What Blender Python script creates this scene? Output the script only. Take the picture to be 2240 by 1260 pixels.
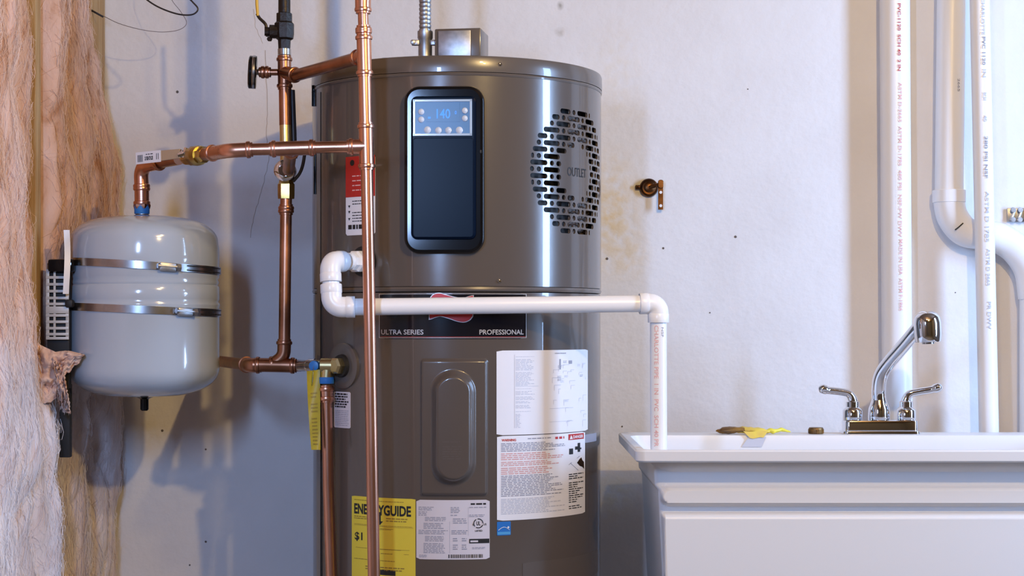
import bpy, bmesh, math, random
from mathutils import Vector, Matrix, noise
C = bpy.context.scene.collection
random.seed(7)
for o in list(bpy.data.objects): bpy.data.objects.remove(o)
sin, cos, pi, R_ = math.sin, math.cos, math.pi, math.radians

# ------------------------------------------------------------------ camera
F = 3718.0; HC = 1.10; HZ = 705.0          # focal length in pixels, eye height, horizon row
cam = bpy.data.objects.new('camera', bpy.data.cameras.new('camera')); C.objects.link(cam)
cam.location = (0, 0, HC); cam.rotation_euler = (pi/2, 0, 0)
cam.data.sensor_width = 36; cam.data.lens = 36*F/2240; cam.data.shift_y = (HZ-630)/2240
cam.data.clip_start = 0.05
bpy.context.scene.camera = cam
# ------------------------------------------------------------------ world, lamps, exposure
sc = bpy.context.scene
sc.view_settings.view_transform = 'Standard'; sc.view_settings.look = 'None'
sc.view_settings.gamma = 1; sc.view_settings.use_curve_mapping = False
sc.view_settings.exposure = 0.0
w = bpy.data.worlds.new('room_air'); sc.world = w; w.use_nodes = True
w.node_tree.nodes['Background'].inputs[0].default_value = (.55, .58, .75, 1)
w.node_tree.nodes['Background'].inputs[1].default_value = .03
def area(name, loc, target, sx, sy, power, col):
    l = bpy.data.lights.new(name, 'AREA'); l.shape = 'RECTANGLE'; l.size = sx; l.size_y = sy
    l.energy = power; l.color = col
    o = bpy.data.objects.new(name, l); C.objects.link(o); o.location = loc
    o.rotation_euler = (Vector(target)-Vector(loc)).to_track_quat('-Z', 'Y').to_euler()
    return o
def bulb(name, loc, power, col, r=.05):
    l = bpy.data.lights.new(name, 'POINT'); l.energy = power; l.color = col; l.shadow_soft_size = r
    o = bpy.data.objects.new(name, l); C.objects.link(o); o.location = loc
bulb('warm_bulb', (.86, 1.15, 2.32), 104, (1, .70, .29), .03)
bulb('near_bulb', (.42, 2.05, 2.12), 19, (1, .71, .32), .035)
area('cool_lamp', (-.62, 1.0, 1.62), (-.1, 3.9, 1.0), .12, .46, 27, (.36, .56, 1))
area('window_light', (2.42, 2.75, 1.45), (0, 3.6, 1.05), .30, 1.5, 76, (.38, .60, 1))

def at(px, py, Y): return Vector(((px-1120)*Y/F, Y, HC-(py-HZ)*Y/F))

# ------------------------------------------------------------------ helpers
def origin(o):
    v = Vector((0, 0, 0))
    while o: v += o.location; o = o.parent
    return v
class MB:
    def __init__(s): s.v = []; s.f = []; s.mi = []; s.caps = []
    def add(s, vs, fs, mi=0):
        b = len(s.v); s.v += [Vector(p) for p in vs]
        s.f += [tuple(i+b for i in f) for f in fs]; s.mi += [mi]*len(fs); return s
    def tube(s, path, r, seg=16, caps=True, mi=0, flat=1.0):
        path = [Vector(p) for p in path]; n = len(path)
        rs = r if isinstance(r, (list, tuple)) else [r]*n
        t0 = (path[1]-path[0]).normalized()
        up = Vector((0, 0, 1)) if abs(t0.z) < .9 else Vector((0, 1, 0))
        a = (up - t0*up.dot(t0)).normalized(); vs = []
        for i in range(n):
            t = (path[min(i+1, n-1)]-path[max(i-1, 0)]).normalized()
            a = (a - t*a.dot(t)).normalized(); b = t.cross(a)
            for k in range(seg):
                q = 2*pi*k/seg; vs.append(path[i]+(a*cos(q)+b*sin(q)*flat)*rs[i])
        fs = [(i*seg+k, i*seg+(k+1) % seg, (i+1)*seg+(k+1) % seg, (i+1)*seg+k) for i in range(n-1) for k in range(seg)]
        if caps: fs += [tuple(range(seg))[::-1], tuple(range((n-1)*seg, n*seg))]
        return s.add(vs, fs, mi)
    def lathe(s, prof, o, d, seg=32, mi=0, sq=None):
        o = Vector(o); d = Vector(d).normalized()
        up = Vector((0, 0, 1)) if abs(d.z) < .9 else Vector((0, -1, 0))
        a = (up-d*up.dot(d)).normalized(); b = d.cross(a); vs = []
        for h, r in prof:
            for k in range(seg):
                q = 2*pi*(k+.5)/seg; vs.append(o+d*h+(a*cos(q)+b*sin(q))*max(r, 1e-5))
        n = len(prof)
        fs = [(i*seg+k, i*seg+(k+1) % seg, (i+1)*seg+(k+1) % seg, (i+1)*seg+k) for i in range(n-1) for k in range(seg)]
        fs += [tuple(range(seg))[::-1], tuple(range((n-1)*seg, n*seg))]
        return s.add(vs, fs, mi)
    def box(s, c, size, rot=None, bev=0, mi=0, seg=2):
        bm = bmesh.new(); bmesh.ops.create_cube(bm, size=1)
        for v in bm.verts: v.co = Vector((v.co.x*size[0], v.co.y*size[1], v.co.z*size[2]))
        if bev: bmesh.ops.bevel(bm, geom=bm.edges[:], offset=bev, segments=seg, profile=.5, affect='EDGES')
        bm.verts.index_update(); M = rot if rot else Matrix.Identity(3)
        s.add([Vector(c)+M @ v.co for v in bm.verts], [[v.index for v in f.verts] for f in bm.faces], mi)
        bm.free(); return s
    def grid(s, fn, nu, nv, closed=False, mi=0):
        vs = [fn(i/(nu if closed else nu-1), j/(nv-1)) for j in range(nv) for i in range(nu)]
        m = nu if closed else nu-1
        fs = [(j*nu+i, j*nu+(i+1) % nu, (j+1)*nu+(i+1) % nu, (j+1)*nu+i) for j in range(nv-1) for i in range(m)]
        return s.add(vs, fs, mi)
    def slab(s, outline, fn, d0, d1, bev=0, mi=0):
        """outline (list of 2d) extruded from depth d0 to d1 through map fn(x,y,depth)"""
        n = len(outline); cx = sum(p[0] for p in outline)/n; cy = sum(p[1] for p in outline)/n
        rings = [(d0, 0)]
        if bev:
            rings += [(d1-bev, 0), (d1-bev*.3, bev*.3), (d1, bev)]
        else: rings += [(d1, 0)]
        vs = []
        for d, ins in rings:
            for i, p in enumerate(outline):
                a = outline[i-1]; b = outline[(i+1) % n]
                t = Vector((b[0]-a[0], b[1]-a[1]));
                if t.length: t.normalize()
                nx, ny = -t.y, t.x
                vs.append(fn(p[0]+nx*ins, p[1]+ny*ins, d))
        m = len(rings)
        fs = [(j*n+i, j*n+(i+1) % n, (j+1)*n+(i+1) % n, (j+1)*n+i) for j in range(m-1) for i in range(n)]
        fs += [tuple(range(n))[::-1], tuple(range((m-1)*n, m*n))]; s.caps.append(len(s.f)+len(fs)-1)
        return s.add(vs, fs, mi)
    def build(s, name, mats, parent=None, smooth=40, kind=None, label=None):
        me = bpy.data.meshes.new(name); og = origin(parent)
        me.from_pydata([tuple(p-og) for p in s.v], [], s.f)
        for m in (mats if isinstance(mats, (list, tuple)) else [mats]): me.materials.append(m)
        me.polygons.foreach_set('material_index', s.mi)
        bm = bmesh.new(); bm.from_mesh(me); bmesh.ops.recalc_face_normals(bm, faces=bm.faces[:]); bm.to_mesh(me); bm.free()
        if smooth:
            me.polygons.foreach_set('use_smooth', [True]*len(me.polygons))
            me.set_sharp_from_angle(angle=R_(smooth))
            if s.caps:
                at_ = me.attributes.get('sharp_edge') or me.attributes.new('sharp_edge', 'BOOLEAN', 'EDGE')
                for c in s.caps:
                    for li in me.polygons[c].loop_indices: at_.data[me.loops[li].edge_index].value = True
        me.update()
        o = bpy.data.objects.new(name, me); C.objects.link(o)
        if parent: o.parent = parent
        if kind: o['kind'] = kind
        if label: o['label'] = label
        return o
def thing(name, loc, label, cat, group=None):
    o = bpy.data.objects.new(name, None); C.objects.link(o); o.location = loc; o.empty_display_size = .05
    o['label'] = label; o['category'] = cat
    if group: o['group'] = group
    return o
def tag(o, label, cat, group=None):
    o['label'] = label; o['category'] = cat
    if group: o['group'] = group
    return o
def rrect(w, h, r, n=6, cx=0, cy=0):
    pts = []
    for qx, qy, a0 in ((1, 1, 0), (-1, 1, 90), (-1, -1, 180), (1, -1, 270)):
        for k in range(n+1):
            a = R_(a0+90*k/n); pts.append((cx+qx*(w/2-r)+r*cos(a), cy+qy*(h/2-r)+r*sin(a)))
    return pts
def bend(pts, rad, n=8):
    pts = [Vector(p) for p in pts]; out = [pts[0]]
    for i in range(1, len(pts)-1):
        p = pts[i]; a = (pts[i-1]-p); b = (pts[i+1]-p); ang = a.angle(b)
        if ang > pi-.02: out.append(p); continue
        t = min(rad/math.tan(ang/2), a.length*.49, b.length*.49); a.normalize(); b.normalize()
        p0 = p+a*t; p1 = p+b*t
        rr = t*math.tan(ang/2); bis = (a+b).normalized(); ctr = p+bis*(rr/sin(ang/2))
        v0 = p0-ctr; ax = v0.cross(p1-ctr).normalized(); tot = pi-ang
        for k in range(n+1): out.append(ctr+Matrix.Rotation(tot*k/n, 3, ax) @ v0)
    out.append(pts[-1]); return out
def spline(pts, n=8):
    pts = [Vector(p) for p in pts]; P = [pts[0]*2-pts[1]]+pts+[pts[-1]*2-pts[-2]]; out = []
    for i in range(1, len(P)-2):
        for k in range(n):
            t = k/n; a, b, c, d = P[i-1:i+3]
            out.append(.5*((2*b)+(c-a)*t+(2*a-5*b+4*c-d)*t*t+(3*b-a-3*c+d)*t**3))
    out.append(pts[-1]); return out
_txt = {}
def text2d(s, bold=0.0):
    key = (s, bold)
    if key not in _txt:
        cu = bpy.data.curves.new('t', 'FONT'); cu.body = s; cu.size = 1; cu.resolution_u = 3; cu.offset = bold; cu.fill_mode = 'FRONT'
        ob = bpy.data.objects.new('t', cu); C.objects.link(ob)
        bpy.context.view_layer.update()
        me = bpy.data.meshes.new_from_object(ob.evaluated_get(bpy.context.evaluated_depsgraph_get()))
        vs = [(v.co.x, v.co.y) for v in me.vertices]; fs = [tuple(p.vertices) for p in me.polygons]
        bpy.data.objects.remove(ob); bpy.data.curves.remove(cu); bpy.data.meshes.remove(me)
        x0 = min(v[0] for v in vs); y0 = min(v[1] for v in vs); x1 = max(v[0] for v in vs); y1 = max(v[1] for v in vs)
        _txt[key] = ([((x-x0)/(x1-x0), (y-y0)/(y1-y0)) for x, y in vs], fs)
    return _txt[key]
def put_text(mb, s, fn, x0, x1, y0, y1, d, bold=0.0, mi=0):
    vs, fs = text2d(s, bold)
    mb.add([fn(x0+(x1-x0)*u, y0+(y1-y0)*v, d) for u, v in vs], fs, mi)
def quad(mb, fn, x0, x1, y0, y1, d, mi=0, n=5):
    vs = []; 
    for i in range(n+1):
        x = x0+(x1-x0)*i/n; vs += [fn(x, y0, d), fn(x, y1, d)]
    mb.add(vs, [(2*i, 2*i+2, 2*i+3, 2*i+1) for i in range(n)], mi)
def fine_print(mb, fn, x0, x1, y0, y1, rows, d, seed, mi=0, fill=.8, ragged=.3, th=.55):
    if y1 < y0: y0, y1 = y1, y0
    rr = random.Random(seed); ph = (y1-y0)/rows
    for j in range(rows):
        if rr.random() > fill: continue
        yy = y1-(j+.5)*ph; x = x0; xe = x1-(x1-x0)*ragged*rr.random()
        while x < xe:
            wd = ph*(.8+2.2*rr.random()); quad(mb, fn, x, min(x+wd, xe), yy-ph*th/2, yy+ph*th/2, d, mi, 1); x += wd+ph*.45

# ------------------------------------------------------------------ materials
def principled(name, col, rough=.5, metal=0, coat=0, emit=None, estr=0, var=None, vscale=8, vstretch=(1, 1, 1), bump=0, bscale=60, rvar=0, trans=0, spec=.5):
    m = bpy.data.materials.new(name); m.use_nodes = True; nt = m.node_tree; b = nt.nodes['Principled BSDF']
    b.inputs['Base Color'].default_value = (*col, 1); b.inputs['Roughness'].default_value = rough
    b.inputs['Metallic'].default_value = metal; b.inputs['Coat Weight'].default_value = coat
    b.inputs['Specular IOR Level'].default_value = spec
    if trans: b.inputs['Transmission Weight'].default_value = trans
    if emit: b.inputs['Emission Color'].default_value = (*emit, 1); b.inputs['Emission Strength'].default_value = estr
    if var or bump or rvar:
        tc = nt.nodes.new('ShaderNodeTexCoord'); mp = nt.nodes.new('ShaderNodeMapping'); mp.inputs['Scale'].default_value = vstretch
        nt.links.new(tc.outputs['Object'], mp.inputs[0])
        nz = nt.nodes.new('ShaderNodeTexNoise'); nz.inputs['Scale'].default_value = vscale; nz.inputs['Detail'].default_value = 6
        nt.links.new(mp.outputs[0], nz.inputs['Vector'])
        if var:
            rp = nt.nodes.new('ShaderNodeValToRGB'); rp.color_ramp.elements[0].position = .35; rp.color_ramp.elements[1].position = .68
            rp.color_ramp.elements[0].color = (*var, 1); rp.color_ramp.elements[1].color = (*col, 1)
            nt.links.new(nz.outputs['Fac'], rp.inputs[0]); nt.links.new(rp.outputs[0], b.inputs['Base Color'])
        if rvar:
            mr = nt.nodes.new('ShaderNodeMapRange'); mr.inputs[3].default_value = rough-rvar; mr.inputs[4].default_value = rough+rvar
            nt.links.new(nz.outputs['Fac'], mr.inputs[0]); nt.links.new(mr.outputs[0], b.inputs['Roughness'])
        if bump:
            n2 = nt.nodes.new('ShaderNodeTexNoise'); n2.inputs['Scale'].default_value = bscale; n2.inputs['Detail'].default_value = 5
            nt.links.new(mp.outputs[0], n2.inputs['Vector'])
            bp = nt.nodes.new('ShaderNodeBump'); bp.inputs['Strength'].default_value = bump; bp.inputs['Distance'].default_value = .01
            nt.links.new(n2.outputs['Fac'], bp.inputs['Height']); nt.links.new(bp.outputs[0], b.inputs['Normal'])
    return m
M = {}
M['jacket'] = principled('grey_enamel', (.095, .076, .064), .24, coat=.5, bump=.012, bscale=30)
M['jacket_top'] = principled('grey_cap', (.104, .085, .073), .27, coat=.35)
M['black'] = principled('black_plastic', (.005, .005, .006), .10, spec=.3)
M['blackm'] = principled('black_matt', (.010, .009, .009), .6)
M['panelblue'] = principled('navy_gloss', (.003, .008, .021), .27, spec=.06)
M['lcd'] = principled('lcd', (.02, .075, .18), .3, emit=(.05, .20, .55), estr=.16)
M['digit'] = principled('lcd_digit', (.05, .2, .7), .4, emit=(.03, .22, 1), estr=.8)
M['button'] = principled('button_white', (.58, .66, .80), .16)
M['bezel'] = principled('clear_bezel', (.42, .55, .72), .12)
M['copper'] = principled('copper', (.80, .40, .26), .29, 1, var=(.64, .31, .20), vscale=9, vstretch=(3, 3, .6), rvar=.07)
M['copper_dark'] = principled('copper_aged', (.58, .27, .16), .33, 1, var=(.30, .14, .08), vscale=14, rvar=.08)
M['bronze'] = principled('dark_bronze', (.028, .020, .015), .42, .6, bump=.1, bscale=200)
M['brass'] = principled('brass', (.62, .42, .12), .28, 1, var=(.40, .27, .08), vscale=30)
M['pale_brass'] = principled('pale_brass', (.74, .60, .30), .3, 1)
M['chrome'] = principled('chrome', (.80, .80, .83), .07, 1)
M['steel'] = principled('steel', (.55, .55, .57), .25, 1, var=(.4, .39, .38), vscale=40)
M['galv'] = principled('galvanized', (.55, .55, .56), .42, 1, var=(.38, .38, .39), vscale=60)
M['pvc'] = principled('white_pvc', (.86, .85, .85), .30)
M['pvc_wall'] = principled('white_pvc_satin', (.84, .82, .82), .34)
M['tub'] = principled('white_polypropylene', (.76, .755, .765), .38, bump=.012, bscale=500)
M['tank'] = principled('grey_tank_enamel', (.44, .49, .55), .13, coat=.5)
M['white'] = principled('white_paper', (.80, .79, .82), .35)
M['white2'] = principled('grey_paper', (.62, .58, .62), .45)
M['ink'] = principled('ink_black', (.012, .012, .014), .5)
M['inkgrey'] = principled('ink_grey', (.30, .30, .36), .5)
M['inklight'] = principled('ink_light', (.52, .53, .60), .5)
M['inkred'] = principled('ink_red', (.55, .07, .07), .5)
M['inkpink'] = principled('ink_pink', (.66, .36, .34), .5)
M['inkpale'] = principled('ink_pale_red', (.80, .46, .44), .5)
M['inkblue'] = principled('ink_blue', (.02, .16, .50), .4)
M['cyan'] = principled('ink_cyan', (.08, .33, .62), .4)
M['red'] = principled('red_sticker', (.48, .025, .02), .4)
M['yellow'] = principled('yellow_label', (.70, .56, .045), .45)
M['yellowtag'] = principled('yellow_tag', (.50, .40, .03), .4, var=(.40, .33, .03), vscale=40)
M['yhandle'] = principled('yellow_vinyl', (.72, .40, .03), .38)
M['tape'] = principled('blue_tape', (.03, .20, .55), .55)
M['plate'] = principled('name_plate', (.006, .006, .010), .16, coat=.2)
M['silver'] = principled('silver_print', (.62, .60, .60), .3, .4)
M['wood'] = principled('pine_stud', (.52, .35, .17), .7, var=(.38, .20, .06), vscale=6, vstretch=(14, 14, .8), bump=.15)
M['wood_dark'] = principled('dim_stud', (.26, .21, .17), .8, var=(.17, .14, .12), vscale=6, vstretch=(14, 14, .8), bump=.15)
M['cork'] = principled('brown_cap', (.30, .17, .05), .45, .5, var=(.12, .07, .03), vscale=90)
M['rust'] = principled('brown_copper', (.17, .075, .03), .34, 1, var=(.06, .027, .013), vscale=40)
M['plastic_tab'] = principled('grey_tab', (.60, .60, .66), .4)
M['ybag'] = principled('yellow_wrap', (.80, .62, .08), .5, var=(.72, .50, .10), vscale=40)
M['ypale'] = principled('yellow_bright', (.85, .76, .08), .45)
M['ybrown'] = principled('brown_tip', (.33, .17, .02), .45, var=(.10, .05, .02), vscale=50)
M['fin'] = principled('coil_fins', (.26, .20, .17), .5, .6)
M['wire'] = principled('black_wire', (.02, .016, .016), .45)
M['thinwire'] = principled('thin_wire', (.20, .16, .15), .45)
M['tan'] = principled('tan_handle', (.50, .37, .24), .5, .3)
M['floor'] = principled('concrete_floor', (.18, .165, .155), .8, var=(.13, .12, .11), vscale=3, bump=.3)
M['roomwall'] = principled('room_wall', (.13, .115, .11), .85)
M['ceil'] = principled('joist_ceiling', (.17, .10, .055), .85)
M['crack'] = principled('crack_dirt', (.44, .36, .30), .9)
M['speck'] = principled('speck_dirt', (.13, .11, .10), .9)

def wall_mat():
    m = principled('skim_wall', (.74, .715, .72), .72); nt = m.node_tree; N = nt.nodes; L = nt.links; b = N['Principled BSDF']
    g = N.new('ShaderNodeNewGeometry')
    def math_(op, a, bb=None, clamp=False):
        n = N.new('ShaderNodeMath'); n.operation = op; n.use_clamp = clamp
        for i, v in enumerate((a, bb)):
            if v is None: continue
            if isinstance(v, (int, float)): n.inputs[i].default_value = v
            else: L.new(v, n.inputs[i])
        return n.outputs[0]
    nz = N.new('ShaderNodeTexNoise'); nz.inputs['Scale'].default_value = 5; nz.inputs['Detail'].default_value = 8; L.new(g.outputs['Position'], nz.inputs['Vector'])
    nf = N.new('ShaderNodeTexNoise'); nf.inputs['Scale'].default_value = 42; nf.inputs['Detail'].default_value = 6; L.new(g.outputs['Position'], nf.inputs['Vector'])
    mix = N.new('ShaderNodeMixRGB'); mix.inputs[1].default_value = (.76, .735, .735, 1); mix.inputs[2].default_value = (.69, .655, .645, 1)
    L.new(math_('MULTIPLY', math_('SUBTRACT', nz.outputs['Fac'], .38), 2.2, True), mix.inputs[0]); col = mix.outputs[0]
    # old water stains and smudges that sit on the plaster itself
    for px, py, rx, ry, c, st in ((1335, 470, 75, 170, (.70, .50, .22), .85), (1380, 560, 60, 70, (.68, .52, .3), .5), (1340, 1080, 60, 80, (.72, .60, .34), .55),
                                  (1226, 12, 9, 13, (.25, .22, .18), .9), (1226, 70, 15, 13, (.36, .31, .24), .8), (1345, 150, 80, 130, (.72, .62, .48), .5),
                                  (690, 240, 60, 90, (.66, .54, .40), .6), (290, 560, 80, 280, (.66, .55, .42), .5), (600, 430, 90, 90, (.60, .52, .44), .3), (320, 950, 60, 60, (.66, .58, .42), .5)):
        ctr = at(px, py, 3.95); mp = N.new('ShaderNodeMapping'); mp.vector_type = 'POINT'
        s = (F/3.95)/rx; s2 = (F/3.95)/ry
        mp.inputs['Scale'].default_value = (s, 0, s2); mp.inputs['Location'].default_value = (-ctr.x*s, 0, -ctr.z*s2)
        L.new(g.outputs['Position'], mp.inputs[0])
        vl = N.new('ShaderNodeVectorMath'); vl.operation = 'LENGTH'; L.new(mp.outputs[0], vl.inputs[0])
        d = math_('SUBTRACT', 1.0, vl.outputs['Value'], True)
        d = math_('MULTIPLY', d, math_('MULTIPLY', math_('SUBTRACT', nf.outputs['Fac'], .30), 3.2, True), True)
        mm = N.new('ShaderNodeMixRGB'); L.new(math_('MULTIPLY', d, st, True), mm.inputs[0]); L.new(col, mm.inputs[1]); mm.inputs[2].default_value = (*c, 1); col = mm.outputs[0]
    L.new(col, b.inputs['Base Color'])
    m0 = N.new('ShaderNodeMapping'); m0.inputs['Rotation'].default_value = (0, .75, 0); L.new(g.outputs['Position'], m0.inputs[0])
    mp = N.new('ShaderNodeMapping'); mp.inputs['Scale'].default_value = (5, 1, 15); L.new(m0.outputs[0], mp.inputs[0])
    br = N.new('ShaderNodeTexNoise'); br.inputs['Scale'].default_value = 5; br.inputs['Detail'].default_value = 8; br.inputs['Roughness'].default_value = .6; L.new(mp.outputs[0], br.inputs['Vector'])
    h = math_('ADD', math_('MULTIPLY', br.outputs['Fac'], .32), math_('MULTIPLY', nf.outputs['Fac'], .55))
    bp = N.new('ShaderNodeBump'); bp.inputs['Strength'].default_value = .22; bp.inputs['Distance'].default_value = .012
    L.new(h, bp.inputs['Height']); L.new(bp.outputs[0], b.inputs['Normal'])
    return m
M['wall'] = wall_mat()
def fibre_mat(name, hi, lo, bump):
    """glass wool: tan above, pale pink below, the change-over broken up by noise"""
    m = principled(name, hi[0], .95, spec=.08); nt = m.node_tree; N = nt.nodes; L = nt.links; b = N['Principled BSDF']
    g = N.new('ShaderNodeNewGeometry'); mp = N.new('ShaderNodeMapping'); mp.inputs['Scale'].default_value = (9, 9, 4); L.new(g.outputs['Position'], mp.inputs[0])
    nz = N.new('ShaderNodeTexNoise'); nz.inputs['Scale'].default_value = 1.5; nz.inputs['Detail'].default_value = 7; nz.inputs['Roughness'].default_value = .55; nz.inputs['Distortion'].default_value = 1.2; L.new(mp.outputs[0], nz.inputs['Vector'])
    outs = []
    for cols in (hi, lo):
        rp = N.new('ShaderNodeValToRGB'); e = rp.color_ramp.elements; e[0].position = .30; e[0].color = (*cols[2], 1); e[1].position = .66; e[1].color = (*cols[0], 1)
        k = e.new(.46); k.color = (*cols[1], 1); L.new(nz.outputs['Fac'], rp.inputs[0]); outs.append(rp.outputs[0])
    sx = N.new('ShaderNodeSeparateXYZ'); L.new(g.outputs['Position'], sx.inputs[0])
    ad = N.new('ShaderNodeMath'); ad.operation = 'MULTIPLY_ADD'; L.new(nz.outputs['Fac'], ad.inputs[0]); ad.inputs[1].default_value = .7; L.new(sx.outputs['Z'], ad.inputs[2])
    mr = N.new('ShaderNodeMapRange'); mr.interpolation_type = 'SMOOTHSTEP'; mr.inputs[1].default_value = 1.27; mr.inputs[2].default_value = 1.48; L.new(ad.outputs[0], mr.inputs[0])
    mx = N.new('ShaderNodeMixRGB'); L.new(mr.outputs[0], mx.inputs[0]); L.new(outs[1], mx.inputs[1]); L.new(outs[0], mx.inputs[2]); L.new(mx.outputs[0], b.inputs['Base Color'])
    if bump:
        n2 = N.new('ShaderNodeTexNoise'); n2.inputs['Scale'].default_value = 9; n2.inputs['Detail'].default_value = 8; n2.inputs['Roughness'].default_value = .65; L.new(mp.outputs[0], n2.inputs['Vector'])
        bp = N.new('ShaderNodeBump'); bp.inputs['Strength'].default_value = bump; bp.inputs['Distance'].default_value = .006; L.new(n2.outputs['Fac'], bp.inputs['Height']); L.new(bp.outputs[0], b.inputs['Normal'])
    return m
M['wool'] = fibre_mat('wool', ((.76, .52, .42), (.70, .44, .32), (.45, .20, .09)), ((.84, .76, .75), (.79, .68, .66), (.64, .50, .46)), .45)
M['wool_tan'] = principled('wool_tan', (.78, .56, .46), .95, spec=.08, var=(.66, .42, .31), vscale=12, bump=.4, bscale=60)
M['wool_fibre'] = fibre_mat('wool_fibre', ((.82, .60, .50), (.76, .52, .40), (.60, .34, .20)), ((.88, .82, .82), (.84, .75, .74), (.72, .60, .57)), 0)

# ------------------------------------------------------------------ room shell
YW = 3.95; XL = -1.04; XR = 2.5; YF = -1.3; ZC = 2.45
def struct(name, mb, m, **k):
    o = mb.build(name, m, None, 40); o['kind'] = 'structure'; return o
struct('floor', MB().box(((XL+XR)/2, (YW+YF)/2, -.05), (XR-XL+.2, YW-YF+.2, .1)), M['floor'])
struct('ceiling', MB().box(((XL+XR)/2, (YW+YF)/2, ZC+.05), (XR-XL+.2, YW-YF+.2, .1)), M['ceil'])
wall_back = struct('wall_back', MB().box(((XL+XR)/2, YW+.05, ZC/2), (XR-XL+.2, .1, ZC)), M['wall'])
struct('wall_right', MB().box((XR+.05, (YW+YF)/2, ZC/2), (.1, YW-YF, ZC)), M['roomwall'])
struct('wall_front', MB().box(((XL+XR)/2, YF-.05, ZC/2), (XR-XL+.2, .1, ZC)), M['roomwall'])
wall_left = struct('wall_left', MB().box((XL-.05, (YW+YF)/2, ZC/2), (.1, YW-YF, ZC)), M['wood_dark'])
XS = -.945                                   # inner face of the studs
for i, (y0, y1, m) in enumerate(((3.81, 3.946, 'wood'), (3.372, 3.410, 'wood'), (2.80, 2.838, 'wood'))):
    struct('wall_stud_%d' % (i+1), MB().box(((XL+XS)/2+.001, (y0+y1)/2, ZC/2), (XS-XL-.002, y1-y0, ZC-.004), bev=.002), M[m])  # bare studs of the left wall, built as separate structure pieces
# crack and specks in the plaster
ck = MB()
def onwall(px, py, d=.0004): p = at(px, py, YW); p.y = YW-d; return p
def crack(pts, r):
    rr = random.Random(len(pts)); q = []
    for a, b in zip(pts, pts[1:]):
        for k in range(6):
            t = k/6; q.append(onwall(a[0]+(b[0]-a[0])*t+rr.uniform(-1.3, 1.3), a[1]+(b[1]-a[1])*t))
    q.append(onwall(*pts[-1])); ck.tube(q, r, 5)
crack([(581, 110), (586, 240), (583, 300), (588, 350), (572, 420), (556, 470), (548, 520)], .0006)
crack([(555, 20), (560, 60), (575, 95)], .0003)
ck.build('crack', M['crack'], wall_back)
sp = MB()
for px, py, r in ((388, 201, 3.2), (355, 942, 3), (450, 983, 2.2), (450, 1185, 2.5), (415, 1236, 2), (388, 652, 1.6), (1609, 518, 3), (1451, 543, 2.6), (1361, 933, 2), (1328, 566, 3), (1553, 684, 1.6), (1636, 195, 1.5), (2090, 640, 1.4)):
    p = onwall(px, py, 0); sp.lathe([(0, r*.00106), (.0012, r*.0008), (.0016, .0002)], p, (0, -1, 0), 8)
sp.build('speck', M['speck'], wall_back, kind='stuff')

# ------------------------------------------------------------------ glass wool insulation on the stud wall
def batt(name, y0, y1, z0, z1, bulge, seed, m, label):
    nu, nv = 110, 300
    def surf(u, v):
        z = z0+(z1-z0)*v; ya = y0(z); yb = y1(z); y = ya+(yb-ya)*u
        e = (sstep(u/.06)*sstep((1-u)/.06))**.6
        s = noise.fractal(Vector((y*5+seed, z*2.2, seed)), .9, 2.1, 3)
        s2 = noise.fractal(Vector((y*15, z*6+.5*sin(y*30), seed+4)), .9, 2.2, 3)
        fold = abs(noise.noise(Vector((y*11+.6*noise.noise(Vector((z*5, y*5, 1))), z*2.6, seed+7))))**.7
        x = XL+.006+(XS-XL+bulge(y, z)-.006)*e + e*(s*.020+s2*.008-.024*(1-fold)**3+.006)
        yy = y+noise.noise(Vector((z*4, y*6, seed+2)))*.014+noise.noise(Vector((z*14, y*9, seed+5)))*.006
        return Vector((max(x, XL+.003), min(yy, YW-.006), z))
    mb = MB().grid(surf, nu, nv)
    b = len(mb.v); mb.v += [Vector((XL+.003, y0(z0), z0)), Vector((XL+.003, y1(z0), z0)), Vector((XL+.003, y1(z1), z1)), Vector((XL+.003, y0(z1), z1))]; mb.f.append((b, b+1, b+2, b+3)); mb.mi.append(0)
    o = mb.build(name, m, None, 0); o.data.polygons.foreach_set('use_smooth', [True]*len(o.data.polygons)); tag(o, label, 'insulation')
    fb = MB(); rr = random.Random(seed)
    yd = y1(1.2)-y0(1.2)
    for i in range(15000):
        u = rr.uniform(.04, .985); v = rr.random(); L = rr.uniform(.010, .050)*(1.5 if i % 9 == 0 else 1); an = rr.gauss(0, .7)+pi/2*(i % 5 == 0); du = sin(an)*L/yd; dv = cos(an)*L/(z1-z0)*rr.choice((-1, 1)); lift = rr.uniform(.001, .007)*(2 if i % 7 == 0 else 1)
        wd = rr.uniform(.00018, .0005); vs = []; cv = rr.uniform(-.35, .35)
        for k in range(5):
            t = k/4; p = surf(min(.992, max(.01, u+du*t+cv*dv*sin(pi*t))), min(1, max(0, v+dv*t-cv*du*sin(pi*t)))); p.x += lift*sin(pi*t*.75)+.0006
            vs += [p+Vector((0, -wd, 0)), p+Vector((wd*.8, wd, 0))]
        fb.add(vs, [(2*k, 2*k+1, 2*k+3, 2*k+2) for k in range(4)])
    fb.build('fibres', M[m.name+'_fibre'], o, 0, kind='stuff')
    return o, surf
def sstep(t): t = max(0, min(1, t)); return t*t*(3-2*t)
def bul1(y, z): return .016+.012*sstep((1.0-z)/.15)
def bul2(y, z):
    up = .018+.028*sstep((1.66-z)/.22)*sstep((y-3.55)/.25)-.014*sstep((3.66-y)/.2)*sstep((1.35-z)/.2)
    lo = .010+.026*sstep((y-3.70)/.14)-.020*math.exp(-((y-3.79)/.05)**2)*sstep((.92-z)/.06)*sstep((z-.56)/.12)+.020*math.exp(-((y-3.63)/.06)**2)*sstep((.94-z)/.06)
    t = sstep((1.0-z)/.08); return up*(1-t)+lo*t
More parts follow.
